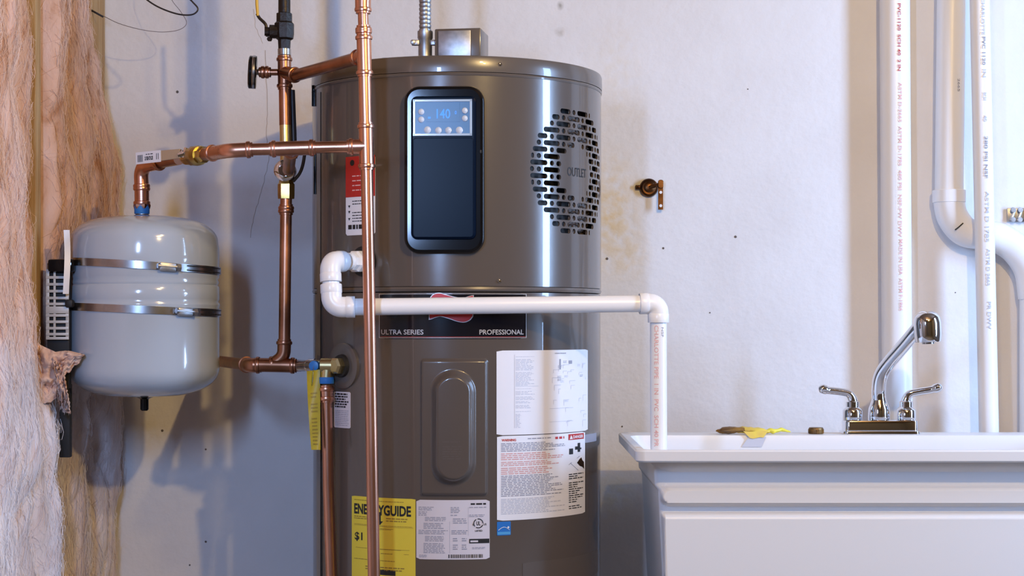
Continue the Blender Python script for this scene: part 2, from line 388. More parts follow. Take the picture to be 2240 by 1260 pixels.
b1, s1 = batt('insulation_batt', lambda z: 2.72, lambda z: 3.352+.098*sstep((1.05-z)/.14), .0, 2.3, bul1, 3.0, M['wool'], 'wide glass wool batt at the far left edge, tan above and pale pink below')
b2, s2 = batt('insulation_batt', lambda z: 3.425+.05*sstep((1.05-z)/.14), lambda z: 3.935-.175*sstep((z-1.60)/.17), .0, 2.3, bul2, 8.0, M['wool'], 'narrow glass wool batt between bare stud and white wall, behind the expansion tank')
# torn flap of wool hanging in front of the tank bracket
def flap(pts_top, pts_bot, Y, par, seed, X=None):
    mb = MB(); n = 40
    def f(u, v):
        k = u*(len(pts_top)-1); i = min(int(k), len(pts_top)-2); t = k-i
        a = [pts_top[i][j]*(1-t)+pts_top[i+1][j]*t for j in (0, 1)]; b = [pts_bot[i][j]*(1-t)+pts_bot[i+1][j]*t for j in (0, 1)]
        px = a[0]*(1-v)+b[0]*v; py = a[1]*(1-v)+b[1]*v
        q = Vector((u*5+seed, v*4, seed)); d = noise.fractal(q, .8, 2, 5)*.022
        d += .006*noise.noise(Vector((u*22, v*16, seed))); py += noise.noise(Vector((u*24, v*2, seed)))*13*v+noise.noise(Vector((u*60, v*2, seed)))*6*v; px += noise.noise(Vector((v*20, u*3, seed+3)))*4
        return at(px, py, Y-d-.015*sin(pi*v)+.01*u)
    mb.grid(f, n, 24); k = len(mb.v)
    mb.grid(lambda u, v: f(u, v)+Vector((-.012*sin(pi*min(1, max(0, u)))-.002, .012, 0)), n, 24)
    return mb.build('torn_flap', M['wool_tan'], par, 0)
for f_, a_ in ((flap([(20, 732), (58, 736), (95, 758), (124, 771), (150, 767), (184, 775)], [(10, 905), (45, 912), (85, 888), (122, 872), (141, 822), (184, 779)], 3.36, b1, 2.0), 0),
               (flap([(112, 778), (125, 785), (134, 800), (140, 815)], [(130, 870), (140, 890), (150, 903), (154, 905)], 3.36, b1, 6.0), 0)):
    f_.data.polygons.foreach_set('use_smooth', [True]*len(f_.data.polygons))

# ------------------------------------------------------------------ water heater
HX, HY, HR = (1000-1120)*3.6/F, 3.6, .3045
ZTOP = at(1000, 120, HY-HR).z; ZCAP = at(1000, 152, HY-HR).z; ZSEAM = at(1000, 626, HY-HR).z
def hit(px, py, R=HR):
    dx = (px-1120)/F; dz = -(py-HZ)/F          # ray x=dx*t, y=t
    a = dx*dx+1; b = -2*(dx*HX+HY); c = HX*HX+HY*HY-R*R; D = b*b-4*a*c
    t = (-b-math.sqrt(max(D, 0)))/(2*a)
    return math.atan2(dx*t-HX, HY-t), HC+dz*t, t
def cyl(az, z, R): return Vector((HX+R*sin(az), HY-R*cos(az), z))
def cylmap(az0, z0, R=HR): return lambda u, v, d=0: cyl(az0+u/R, z0+v, R+d)
heater = thing('water_heater', (HX, HY, 0), 'tall grey cylindrical water heater with round vent grille and black control panel', 'water heater')
def ring_shell(R0, R1, z0, z1, n=224):
    mb = MB(); vs = []
    for R, z in ((R1, z0), (R1, z1), (R0, z1), (R0, z0)):
        vs += [cyl(2*pi*k/n, z, R) for k in range(n)]
    fs = [(j*n+k, j*n+(k+1) % n, ((j+1) % 4)*n+(k+1) % n, ((j+1) % 4)*n+k) for j in range(4) for k in range(n)]
    return mb.add(vs, fs)
# lower jacket, bead, cap
def hl(name, prof, m, seg=160): return MB().lathe(prof, (HX, HY, 0), (0, 0, 1), seg).build(name, m, heater, 30)
hl('lower_jacket', [(.02, .296), (.02, .3030), (ZSEAM-.012, .3030), (ZSEAM-.012, .29)], M['jacket'])
hl('seam_bead', [(ZSEAM-.011, .2975), (ZSEAM-.010, .3035), (ZSEAM-.006, .3052), (ZSEAM-.001, .3035), (ZSEAM, .2975)], M['jacket_top'])
hl('base_ring', [(0, .285), (0, .292), (.02, .292), (.02, .285)], M['blackm'])
hl('top_cap', [(ZCAP-.004, .3010), (ZCAP-.004, .3062), (ZCAP+.004, .3068), (ZTOP-.006, .3062), (ZTOP-.0015, .3045), (ZTOP, .300), (ZTOP+.001, .05)], M['jacket_top'])
hl('cap_lip', [(ZCAP-.011, .300), (ZCAP-.011, .3056), (ZCAP-.0075, .3066), (ZCAP-.005, .3056), (ZCAP-.005, .300)], M['jacket_top'])
# upper jacket with real grille slots cut through it
GA, GZ, _ = hit(1262, 377); GA = R_(54.5); GR = .131; CRR = .054
shell = ring_shell(.3, HR, ZSEAM, ZCAP-.005).build('upper_jacket', M['jacket'], heater, 0)
cut = MB(); gm = cylmap(GA, GZ)
def pill(u0, u1, v, h):
    r = min(h/2, (u1-u0)/2)*.98; o = rrect(u1-u0, h, r, 4, (u0+u1)/2, v)
    cut.slab(o, gm, -.03, .03)
rowh = .01325; per = .0655
for j in range(-9, 10):
    v = j*rowh; half = math.sqrt(max(0, GR**2-v*v)); inner = math.sqrt(CRR**2-v*v) if abs(v) < CRR else 0
    off = (per/2 if j % 2 else 0)
    k0 = -3
    for k in range(-4, 5):
        base = k*per+off-.012
        for a, b in ((base-.021, base+.021), (base+.0275, base+.038)):
            segs = [(max(a, -half), min(b, half))]
            if inner:
                s2_ = []
                for x0, x1 in segs:
                    if x1 <= -inner or x0 >= inner: s2_.append((x0, x1))
                    else:
                        if x0 < -inner: s2_.append((x0, -inner))
                        if x1 > inner: s2_.append((inner, x1))
                segs = s2_
            for x0, x1 in segs:
                if x1-x0 > .005: pill(x0, x1, v, .0100)
cutter = cut.build('cutter', M['blackm'], None, 0)
shell.location = heater.location*0
bo = shell.modifiers.new('slots', 'BOOLEAN'); bo.operation = 'DIFFERENCE'; bo.solver = 'EXACT'; bo.object = cutter
bpy.context.view_layer.update()
me = bpy.data.meshes.new_from_object(shell.evaluated_get(bpy.context.evaluated_depsgraph_get()))
shell.modifiers.clear(); shell.data = me; bpy.data.objects.remove(cutter)
me.polygons.foreach_set('use_smooth', [True]*len(me.polygons))
nn = []
for p in me.polygons:
    for li in p.loop_indices:
        co = me.vertices[me.loops[li].vertex_index].co; rad = Vector((co.x, co.y, 0)).normalized()
        nn.append(tuple(rad) if p.normal.dot(rad) > .97 else tuple(p.normal))
me.normals_split_custom_set(nn)
# fan chamber seen through the slots
MB().grid(lambda u, v: cyl(R_(15)+R_(42)*u, ZSEAM+.05+(ZCAP-ZSEAM-.1)*v, .272), 24, 2).build('fan_chamber', M['blackm'], heater)
fb = MB()
for k in range(46):
    a = R_(56+.95*k); p0 = cyl(a, GZ-.14, .278); p1 = cyl(a, GZ+.14, .278)
    fb.tube([p0+Vector((0, 0, 0)), p1], .0011, 4)
for k in range(22):
    z = GZ-.13+k*.0124; fb.tube([cyl(R_(56+4*i), z+.004*(i % 2), .282) for i in range(12)], .0014, 4)
fb.build('coil_fins', M['fin'], heater, kind='stuff')
MB().grid(lambda u, v: cyl(R_(55)+R_(48)*u, ZSEAM+.05+(ZCAP-ZSEAM-.1)*v, .268), 24, 2).build('coil_back', M['blackm'], heater)
tb = MB(); put_text(tb, 'OUTLET', gm, -.034, .034, -.009, .009, .0006, .006); tb.build('outlet_lettering', M['blackm'], heater, 0)
# vertical sheet seam at the left, screws
MB().grid(lambda u, v: cyl(hit(694+8*u, 500)[0], .03+(ZCAP-.05)*v, HR+.0012), 3, 2).build('sheet_seam', M['jacket_top'], heater)
def screw(px, py, par, r=.0042, R=HR, m='chrome'):
    az, z, _ = hit(px, py, R); p = cyl(az, z, R-.001); n = Vector((sin(az), -cos(az), 0))
    s = MB().lathe([(0, r), (.002, r), (.0038, r*.75), (.0044, r*.3)], p, n, 14)
    s.box(p+n*.0044, (.0009, .0009, r*1.3), Matrix.Rotation(az, 3, 'Z'))
    s.box(p+n*.0044, (r*1.3, .0009, .0009), Matrix.Rotation(az, 3, 'Z'))
    return s.build('screw', M[m], par)
screw(1094, 141, heater, R=.306); screw(1093, 615, heater)
MB().tube([cyl(hit(688, 0)[0], at(0, y, 3.57).z, HR+.002) for y in (195, 215, 240)], .004, 8).build('hinge_clip', M['black'], heater)
MB().tube([cyl(hit(690, 0)[0], at(0, y, 3.57).z, HR+.001) for y in (340, 430)], .003, 8).build('hinge_clip', M['black'], heater)

# control panel
caz, cz, _ = hit(978, 372); caz -= R_(1.0)
Nn = Vector((sin(caz), -cos(caz), 0)); Rr = Vector((cos(caz), sin(caz), 0)); Uu = Vector((0, 0, 1))
PO = cyl(caz, cz, HR)-Nn*.012; S = .878e-3
def pm(x, y, d=0): return PO+Rr*x+Uu*y+Nn*d
def px2(px, py): return (px-978)*S, (372-py)*S
cp = MB().slab(rrect(.155, .324, .030, 8), pm, -.02, .024, .007).build('control_panel', M['black'], heater, 24)
x0, y1 = px2(906, 211); x1, y0 = px2(1049, 526)
MB().slab(rrect(x1-x0, y1-y0, .012, 5, (x0+x1)/2, (y0+y1)/2), pm, .020, .031, .004).build('face_plate', M['panelblue'], cp, 24)
x0, y1 = px2(911, 303); x1, y0 = px2(1044, 522)
MB().slab(rrect(x1-x0, y1-y0, .006, 4, (x0+x1)/2, (y0+y1)/2), pm, .028, .0335, .0012).build('cover_flap', M['panelblue'], cp, 24)
x0, y1 = px2(911, 219); x1, y0 = px2(1041, 299); bz = MB()
def frame_ring(mb, x0, x1, y0, y1, t, d0, d1):
    for a, b, c, d in ((x0, x1, y1-t, y1), (x0, x1, y0, y0+t), (x0, x0+t, y0, y1), (x1-t, x1, y0, y1)):
        mb.slab([(a, c), (b, c), (b, d), (a, d)], pm, d0, d1, .0006)
frame_ring(bz, x0, x1, y0, y1, .0045, .030, .0345)
bz.build('display_bezel', M['bezel'], cp)
MB().slab([(x0+.004, y0+.004), (x1-.004, y0+.004), (x1-.004, y1-.004), (x0+.004, y1-.004)], pm, .030, .0318).build('display_back', M['lcd'], cp)
a0, b1_ = px2(941, 227); a1, b0 = px2(1014, 268)
MB().slab([(a0, b0), (a1, b0), (a1, b1_), (a0, b1_)], pm, .0316, .0325).build('screen', M['lcd'], cp)
dg = MB(); a0, b0 = px2(963, 261); a1, b1_ = px2(993, 240); put_text(dg, '140', pm, a0, a1, b0, b1_, .0328, .01)
a0, b0 = px2(1003, 252); a1, b1_ = px2(1007, 244); put_text(dg, '°', pm, a0, a1, b0, b1_, .0328, .01)
quad(dg, pm, *(px2(944, 0)[0], px2(950, 0)[0]), px2(0, 261)[1], px2(0, 257)[1], .0328)
dg.build('digits', M['digit'], cp, 0)
for px, py, r in ((929, 246, 7), (929, 263, 7), (1025, 244, 7), (1025, 261, 7), (943, 286, 8), (967, 287, 7.5), (989, 287, 7.5), (1013, 287, 8)):
    x, y = px2(px, py); r *= S
    MB().lathe([(0, r), (.0015, r), (.003, r*.8), (.0042, r*.4), (.0045, 0)], pm(x, y, .0315), Nn, 16).build('button', M['button'], cp)
x, y = px2(1059, 333); MB().box(pm(x, y, .022), (.004, .006, .007), Matrix.Rotation(caz, 3, 'Z'), .001).build('latch', M['blackm'], cp)

# element access panel, pressed sheet
aaz, az_, _ = hit(993, 935, .3030); am = cylmap(aaz, az_, .3030); W2, H2 = .0665, .134
def sstep(t): t = max(0, min(1, t)); return t*t*(3-2*t)
def panel_h(u, v):
    qx = max(abs(u)-(W2-.008), 0); qy = max(abs(v)-(H2-.008), 0); e = .008-math.hypot(qx, qy)
    h = .0075*sstep(e/.007)
    hh = .069; dy = max(abs(v)-hh, 0); d = math.hypot(u+.001, dy)
    h += .018*sstep((.0440-d)/.0175)
    return h
ap = MB().grid(lambda a, b: am((a-.5)*2*W2, (b-.5)*2*H2, .0003+panel_h((a-.5)*2*W2, (b-.5)*2*H2)), 90, 170).build('access_panel', M['jacket'], heater, 0)
ap.data.polygons.foreach_set('use_smooth', [True]*len(ap.data.polygons))
screw(992, 796, ap, .0055, .306); screw(992, 1076, ap, .0042, .306)
et = MB(); fine_print(et, am, -.020, .020, -.066, -.024, 9, .0259, 5, th=.35); et.build('embossed_text', M['jacket_top'], ap, 0)

# stickers
def sticker(name, p0, p1, m, R=.3030, rad=.003, th=.0006, label=None):
    a0, z1, _ = hit(*p0, R); a1, z0, _ = hit(*p1, R); zt = hit((p0[0]+p1[0])/2, p0[1], R)[1]; zb = hit((p0[0]+p1[0])/2, p1[1], R)[1]
    wd = (a1-a0)*R; ht = zt-zb; f = cylmap((a0+a1)/2, (zt+zb)/2, R); n = 20; mb = MB(); vs = []; fs = []
    for i in range(n+1):
        u = -wd/2+wd*i/n; e = max(0, rad-(wd/2-abs(u))); c = rad-math.sqrt(max(0, rad*rad-e*e))
        for d in (0, th): vs += [f(u, -ht/2+c, d), f(u, ht/2-c, d)]
    for i in range(n):
        b = 4*i; fs += [(b+2, b+6, b+7, b+3), (b, b+1, b+5, b+4), (b+1, b+3, b+7, b+5), (b, b+4, b+6, b+2)]
    fs += [(0, 2, 3, 1), (4*n, 4*n+1, 4*n+3, 4*n+2)]
    mb.add(vs, fs); o = mb.build(name, m, heater, 40, label=label)
    def g(fx, fy, d=0): return f((fx-.5)*wd, (.5-fy)*ht, th+d)          # 0..1 from the top left corner
    return o, g
D = .0004
def prt(o, name, mats, fill):
    mb = MB(); fill(mb); return mb.build(name, mats, o, 0)
# brand plate
bp_, g = sticker('brand_plate', (829, 641), (1152, 741), M['plate'], rad=.006, th=.0012)
def f_(mb):
    for a, b, c, d in ((.004, .996, .975, .985), (.004, .996, .012, .024), (.004, .008, .02, .98), (.992, .996, .02, .98)): quad(mb, g, a, b, c, d, D, 0, 12 if b-a > .5 else 1)
    put_text(mb, 'ULTRA SERIES', g, .02, .315, .91, .80, D, .018, 0); put_text(mb, 'PROFESSIONAL', g, .675, .975, .91, .80, D, .018, 0)
prt(bp_, 'plate_lettering', M['silver'], f_)
prt(bp_, 'red_line', M['inkred'], lambda mb: quad(mb, g, .01, .99, .955, .962, D, 0, 12))
def emblem(mb, grow, d, mi):
    top = spline([(x, y, 0) for x, y in ((.357, .17), (.366, .09), (.386, .03), (.42, .01), (.46, .045), (.52, .10), (.57, .115), (.61, .075), (.634, .06))], 5)
    bot = spline([(x, y, 0) for x, y in ((.355, .57), (.372, .555), (.40, .52), (.43, .505), (.48, .55), (.53, .61), (.575, .63), (.61, .585), (.630, .50))], 5)
    vs = []; n = len(top)
    for i, (p, q) in enumerate(zip(top, bot)):
        t = (i/(n-1)-.5)*2*grow*.10; vs += [g(p.x+t, p.y-grow*.30, d), g(q.x+t, q.y+grow*.30, d)]
    mb.add(vs, [(2*i, 2*i+2, 2*i+3, 2*i+1) for i in range(n-1)], mi)
def f_(mb): emblem(mb, .05, D, 0); emblem(mb, 0, D*1.6, 1)
prt(bp_, 'red_emblem', [M['silver'], M['red']], f_)
# red and white warning sticker behind the riser
o, g = sticker('warning_sticker', (757, 341), (821, 514), M['white'], HR, rad=.004)
def f_(mb):
    quad(mb, g, 0.0, 1, .0, .515, D, 1, 6)
    fine_print(mb, g, .25, .95, .46, .22, 4, D*1.5, 3, 2, 1, .3, .22)
    for y in (.63, .70, .79): mb.lathe([(0, .0035), (.0003, .0035)], g(.14, y, D), g(.14, y, 1)-g(.14, y, 0), 3, 3)
    fine_print(mb, g, .25, .95, .84, .55, 8, D, 4, 3, .8, .3, .3); fine_print(mb, g, .1, .95, .93, .86, 1, D, 6, 3, 1, 0, .8)
    mb.lathe([(0, .006), (.0003, .006)], g(.25, .08, D*1.4), g(.25, .08, 1)-g(.25, .08, 0), 12, 3)
prt(o, 'print', [M['white'], M['red'], M['inkpale'], M['ink']], f_)
# small grey notice
o, g = sticker('notice_label', (731, 857), (767, 936), M['white2'], rad=.002)
def f_(mb): fine_print(mb, g, .08, .95, .45, .03, 6, D, 8, 0, 1, .25, .6); fine_print(mb, g, .1, .9, .95, .5, 9, D, 9, 1, 1, .1, .3)
prt(o, 'print', [M['ink'], M['inkgrey']], f_)
# wiring diagram sheet
o, g = sticker('wiring_diagram', (1086, 766), (1285, 949), M['white'], rad=.002, th=.0008)
def f_(mb):
    for y0, y1, r in ((.07, .08, 1), (.10, .24, 8), (.255, .42, 11), (.45, .46, 1), (.48, .53, 3), (.545, .59, 3), (.60, .63, 2), (.645, .69, 3), (.72, .73, 1), (.75, .92, 11)):
        fine_print(mb, g, .16, .16+(.18 if r in (1, 3) else .05 if r == 11 and y0 > .7 else .17), y1, y0, r, D, int(y0*100), 1, 1, .4, .4)
    quad(mb, g, .15, .153, .05, .92, D, 1); quad(mb, g, .16, .37, .425, .428, D, 1)
prt(o, 'parts_list', [M['inkgrey'], M['inklight']], f_)
def f_(mb):
    put_text(mb, 'WIRING DIAGRAM', g, .535, .665, .047, .033, D, .03, 0)
    rr = random.Random(4)
    quad(mb, g, .588, .606, .11, .235, D, 0); quad(mb, g, .70, .745, .13, .17, D, 0)
    for k in range(26):
        x = .5+.45*rr.random(); y = .1+.8*rr.random(); w_ = .02+.06*rr.random()
        quad(mb, g, x, min(.97, x+w_), y, y+.004, D, 1); quad(mb, g, x, x+.003, y, min(.95, y+.02+.06*rr.random()), D, 1)
    for k in range(10):
        x = .55+.4*rr.random(); y = .1+.5*rr.random(); fine_print(mb, g, x, min(.96, x+.05), y+.03, y, 3, D, k, 0 if k % 3 == 0 else 1, 1, .2, .4)
    for y in (.70, .86): quad(mb, g, .48, .76, y, y+.004, D, 1)
prt(o, 'diagram', [M['inkgrey'], M['inklight']], f_)
# danger sheet
o, g = sticker('danger_label', (1087, 951), (1279, 1134), M['white'], rad=.002, th=.0008)
def f_(mb):
    put_text(mb, 'WARNING', g, .04, .17, .065, .035, D, .03, 2); fine_print(mb, g, .57, .68, .065, .03, 1, D, 2, 2, 1, 0, .8)
    fine_print(mb, g, .28, .52, .05, .03, 1, D, 3, 1, 1, 0, .6)
    for y0, y1, r, mi in ((.08, .19, 6, 1), (.20, .29, 4, 4), (.30, .36, 3, 4), (.37, .46, 4, 4), (.465, .72, 13, 1), (.74, .93, 10, 5)):
        fine_print(mb, g, .035, .69, y1, y0, r, D, int(y0*1000), mi, 1, .35, .52)
    quad(mb, g, .735, .975, .015, .085, D, 2, 4); put_text(mb, 'DANGER', g, .80, .96, .07, .033, D*1.6, .03, 3)
    mb.add([g(.75, .075, D*1.6), g(.795, .075, D*1.6), g(.772, .025, D*1.6)], [(0, 1, 2)], 3)
    # hand, tap and scald picture
    quad(mb, g, .745, .80, .19, .26, D, 0); quad(mb, g, .83, .89, .17, .21, D, 0); quad(mb, g, .87, .91, .13, .24, D, 0); quad(mb, g, .85, .93, .19, .21, D, 0)
    hand = [(.86, .37), (.90, .33), (.93, .31), (.95, .35), (.975, .37), (.98, .46), (.95, .43), (.90, .41)]
    mb.add([g(x, y, D) for x, y in hand], [tuple(range(8))], 6)
    for a, b in (((.74, .38), (.90, .29)), ((.76, .36), (.88, .46))):
        vs = [g(*a, D), g(*b, D), g(b[0], b[1]+.008, D), g(a[0], a[1]+.008, D)]; mb.add(vs, [(0, 1, 2, 3)], 1)
    fine_print(mb, g, .74, .97, .93, .49, 17, D, 77, 0, .85, .5, .42)
prt(o, 'print', [M['ink'], M['inkgrey'], M['red'], M['white'], M['inkpink'], M['inklight'], M['rust']], f_)
# blue efficiency mark
o, g = sticker('efficiency_mark', (1087, 1141), (1117, 1171), M['inkblue'], rad=.0008)
def f_(mb):
    quad(mb, g, .03, .97, .74, .94, D, 0)
    pts = [g(.1+.8*t, .62-.22*sin(pi*t), D) for t in [k/8 for k in range(9)]]; mb.tube(pts, .0006, 4, mi=1)
    mb.lathe([(0, .0022), (.0002, .0022)], g(.82, .42, D), g(0, 0, 1)-g(0, 0, 0), 5, 1)
prt(o, 'print', [M['cyan'], M['white']], f_)
sticker('grey_tape', (1279, 949), (1304, 967), M['inkgrey'], rad=.001)
sticker('dark_label', (1143, 1222), (1308, 1275), M['jacket_top'], rad=.002)
# energy label
o, g = sticker('energy_label', (770, 1089), (909, 1300), M['yellow'], rad=.001)
def f_(mb):
    put_text(mb, 'ENERGYGUIDE', g, .05, .94, .185, .075, D, .035, 0)
    quad(mb, g, .47, .50, .15, .25, D, 0); mb.add([g(.435, .245, D), g(.535, .245, D), g(.485, .285, D)], [(0, 1, 2)], 0)
    put_text(mb, '$1', g, .06, .20, .47, .375, D, .02, 0)
    for a, b, c, d, s in ((.05, .95, .03, .045, 1), (.05, .45, .20, .24, 2), (.58, .9, .20, .25, 3), (.05, .97, .285, .295, 4), (.3, .7, .315, .335, 5), (.08, .9, .53, .54, 6), (.5, .68, .57, .585, 7), (.84, .92, .57, .58, 8), (.05, .75, .645, .66, 9), (.25, .85, .71, .76, 10)):
        fine_print(mb, g, a, b, d, c, 2 if d-c > .02 else 1, D, s, 1, 1, .15, .45)
    quad(mb, g, .05, .97, .30, .303, D, 1); quad(mb, g, .4, .92, .53, .533, D, 1)
    quad(mb, g, .48, .72, .745, .80, D, 0)
prt(o, 'print', [M['ink'], principled('brown_print', (.30, .20, .03), .5)], f_)
# rating plate
o, g = sticker('rating_label', (911, 1094), (1071, 1224), M['white2'], rad=.003)
def f_(mb):
    for a, b, y0, y1, r, s in ((.03, .24, .11, .18, 3, 1), (.03, .16, .19, .27, 3, 2), (.12, .42, .28, .36, 3, 3), (.1, .38, .38, .49, 4, 4), (.03, .43, .50, .58, 3, 5), (.12, .4, .60, .70, 4, 6), (.1, .4, .72, .90, 7, 7), (.47, .6, .11, .22, 4, 8), (.47, .56, .24, .27, 1, 9), (.5, .7, .3, .4, 3, 10), (.48, .70, .50, .58, 3, 11), (.5, .57, .63, .7, 2, 12), (.62, .69, .63, .7, 2, 13), (.5, .57, .74, .84, 3, 14), (.62, .69, .74, .84, 3, 15), (.72, .97, .11, .14, 1, 16), (.72, .95, .24, .29, 2, 17), (.76, .95, .79, .83, 2, 18), (.04, .15, .92, .97, 3, 19)):
        fine_print(mb, g, a, b, y1, y0, r, D, s, 1, 1, .15, .5)
    fine_print(mb, g, .74, .96, .085, .05, 1, D, 31, 0, 1, 0, .8)
    quad(mb, g, .455, .458, .36, .9, D, 1); quad(mb, g, .705, .708, .12, .6, D, 1)
    # listing mark: broken ring with letters
    c = (.845, .395)
    for a0 in (20, 140, 260):
        arc = [g(c[0]+.062*cos(R_(a0+100*k/10)), c[1]+.075*sin(R_(a0+100*k/10)), D) for k in range(11)]; mb.tube(arc, .0009, 4, mi=0)
    put_text(mb, 'UL', g, .818, .872, .43, .36, D, .03, 0); put_text(mb, 'c', g, .765, .785, .43, .40, D, .02, 0); put_text(mb, 'US', g, .915, .955, .43, .395, D, .02, 0)
    put_text(mb, 'LISTED', g, .80, .90, .535, .505, D, .03, 0)
    quad(mb, g, .72, .995, .655, .73, D, 0); quad(mb, g, .735, .84, .68, .71, D*1.6, 2)
    x = .44; rr = random.Random(2)
    while x < .90:
        wd = .004+.010*rr.random(); quad(mb, g, x, x+wd, .915, .975, D, 0); x += wd+.005+.008*rr.random()
prt(o, 'print', [M['ink'], M['inkgrey'], M['white2']], f_)
# relief valve port
paz, pz, _ = hit(752, 800, .3030); pn = Vector((sin(paz), -cos(paz), 0)); pp = cyl(paz, pz, .3030)
MB().lathe([(-.006, .046), (.003, .046), (.005, .042), (.004, .030), (.004, .02)], pp, pn, 40).build('port_ring', M['jacket_top'], heater)
MB().lathe([(.0, .024), (.010, .022), (.011, .012), (.006, .011)], pp, pn, 28).build('grommet', M['blackm'], heater)
# drain port
daz, dz, _ = hit(797, 572); dn = Vector((sin(daz), -cos(daz), 0)); dp = cyl(daz, dz, HR)
MB().lathe([(-.008, .030), (.005, .030), (.006, .024)], dp, dn, 28).build('port_ring', M['blackm'], heater)
# things on the cap
jb = at(1010, 120, 3.44); zt = ZTOP+.001
jo = MB().box((jb.x, 3.44, zt+.034), (.094, .09, .068), Matrix.Rotation(R_(-9), 3, 'Z'), .003).build('junction_box', M['jacket_top'], heater)
MB().box((jb.x-.013, 3.393, zt+.034), (.066, .003, .058), Matrix.Rotation(R_(-9), 3, 'Z'), .001).build('box_cover', M['galv'], jo)
q = at(846, 122, 3.45); MB().lathe([(0, .020), (.010, .019), (.016, .012), (.017, 0)], (q.x, 3.45, zt), (0, 0, 1), 20).build('black_plug', M['black'], heater)

# ------------------------------------------------------------------ flexible conduit
cx_ = at(930, 100, 3.42).x
cond = thing('flexible_conduit', (cx_, 3.42, zt), 'silver corrugated metal conduit rising from the heater top to the ceiling', 'conduit')
prof = []; z = zt+.055
while z < ZC-.01: prof += [(z, .0115), (z+.0035, .0125), (z+.006, .0125), (z+.0075, .0108)]; z += .0085
mb = MB(); vs = []
mb.lathe(prof, (cx_, 3.42, 0), (0, 0, 1), 20); mb.build('conduit', M['galv'], cond)
mb = MB().lathe([(0, .017), (.012, .017), (.013, .014), (.05, .014), (.052, .0155), (.066, .0155), (.066, .012)], (cx_, 3.42, zt), (0, 0, 1), 24)
for s in (-1, 1): mb.box((cx_+s*.019, 3.415, zt+.042), (.016, .012, .011), None, .002); mb.lathe([(0, .005), (.008, .005), (.009, .003)], (cx_+s*.024, 3.412, zt+.042), (0, -1, 0), 8)
mb.build('connector', M['galv'], cond)

# ------------------------------------------------------------------ copper pipework
r1 = .0122
def beads(mb, p, d, r, L=.016, mi=0):
    mb.lathe([(0, r*.98), (0, r+.0016), (.0035, r+.0016), (.0045, r+.0036), (.0075, r+.0042), (.0105, r+.0036), (.0115, r+.0016), (L, r+.0016), (L, r*.9)], p, d, 28, mi)
def fitting(name, a, b, r, m, par, branch=None, rb=None, path=None):
    """press fitting from a to b with a bead at every mouth"""
    a = Vector(a); b = Vector(b); pts = path or [a, b]; mb = MB()
    mb.tube(pts, r+.0016, 28)
    beads(mb, a, pts[1]-pts[0], r); beads(mb, b, pts[-2]-pts[-1], r)
    if branch is not None:
        c = (a+b)/2; e = Vector(branch); rb = rb or r
        mb.tube([c, e], rb+.0016, 28); beads(mb, e, c-e, rb)
    return mb.build(name, m, par)
cop = thing('copper_pipework', at(806, 322, 3.2)-Vector((0, 0, 1.4)), 'shiny copper pipe run with two upright pipes and cross branches left of the grey heater', 'pipes')
Y2, Y1 = 3.2, 3.47
def p2(y): return at(793+(818-793)*((y+0)/1260)**.8 if y > 0 else 793, y, Y2)
def p1(y): return at(622+4*max(0, min(1, (y-150)/250))-4*max(0, min(1, (y-450)/200)), y, Y1)
zf = .03
# riser (front)
MB().tube([Vector((p2(0).x, Y2, ZC-.002)), p2(-40), p2(10)], r1*1.12, 28).build('pipe', M['copper'], cop)
MB().tube([p2(5), p2(70)], r1*.82, 28).build('pipe', M['copper'], cop)
mb = MB(); beads(mb, p2(30), Vector((0, 0, 1)), r1*1.0); mb.lathe([(0, r1*.9), (.004, r1*1.22), (.03, r1*1.25), (.03, r1)], p2(22), (0, 0, 1), 28); mb.build('coupling', M['copper'], cop)
fitting('coupling', p2(56), p2(78), r1*.95, M['copper'], cop)
tA = p2(123); tB = p1(172)
fitting('tee', p2(74), p2(168), r1, M['copper'], cop, tA+(tB-tA)*.10)
MB().tube([p2(160), p2(290)], r1, 28).build('pipe', M['copper'], cop)
hA = p2(321)
fitting('tee', p2(268), p2(372), r1, M['copper'], cop, hA+Vector((-.036, 0, 0)))
pb = [p2(y) for y in (365, 600, 800, 1000, 1260)]; pb.append(Vector((pb[-1].x+.004, Y2, 0.001)))
MB().tube(pb, r1*.95, 28).build('pipe', M['copper'], cop)
# cross branch to the back pipe
MB().tube([tA+(tB-tA)*.08, tA+(tB-tA)*.9], r1, 28).build('pipe', M['copper_dark'], cop)
fitting('tee', p1(122), p1(196), r1, M['copper_dark'], cop, tB+(tA-tB)*.16)
# back pipe
MB().tube([Vector((p1(0).x, Y1, ZC-.002)), p1(-20), p1(30)], r1*1.02, 24).build('pipe', M['bronze'], cop)
vb = MB().lathe([(at(0, 108, Y1).z-HC, .0125), (at(0, 88, Y1).z-HC, .0135), (at(0, 84, Y1).z-HC, .019), (at(0, 74, Y1).z-HC, .0205), (at(0, 52, Y1).z-HC, .0205), (at(0, 48, Y1).z-HC, .0165), (at(0, 30, Y1).z-HC, .0165), (at(0, 28, Y1).z-HC, .0125)], (p1(60).x, Y1, HC), (0, 0, 1), 8)
vc = p1(70); vb.lathe([(0, .014), (.030, .014), (.031, .009), (.040, .009)], vc, (-1, -.15, 0), 10)
vb.lathe([(0, .006), (.002, .006)], vc, (-1, 0, 0), 8)
bv = vb.build('ball_valve', M['bronze'], cop, 30)
st = vc+Vector((-.034, -.004, .002))
hb = MB().tube(spline([st+Vector((0, 0, -.012)), st+Vector((-.002, 0, .004)), at(580, 52, Y1-.004), at(568, 40, Y1-.004), at(562, 30, Y1-.004)], 5), .0032, 8)
hb.lathe([(0, .007), (.008, .007), (.009, .004)], st+Vector((.004, 0, -.001)), (-1, 0, 0), 6)
hb.lathe([(0, .005), (.006, .005)], at(591, 86, Y1-.002), (-.3, -1, 0), 6); hb.build('lever', M['bronze'], bv)
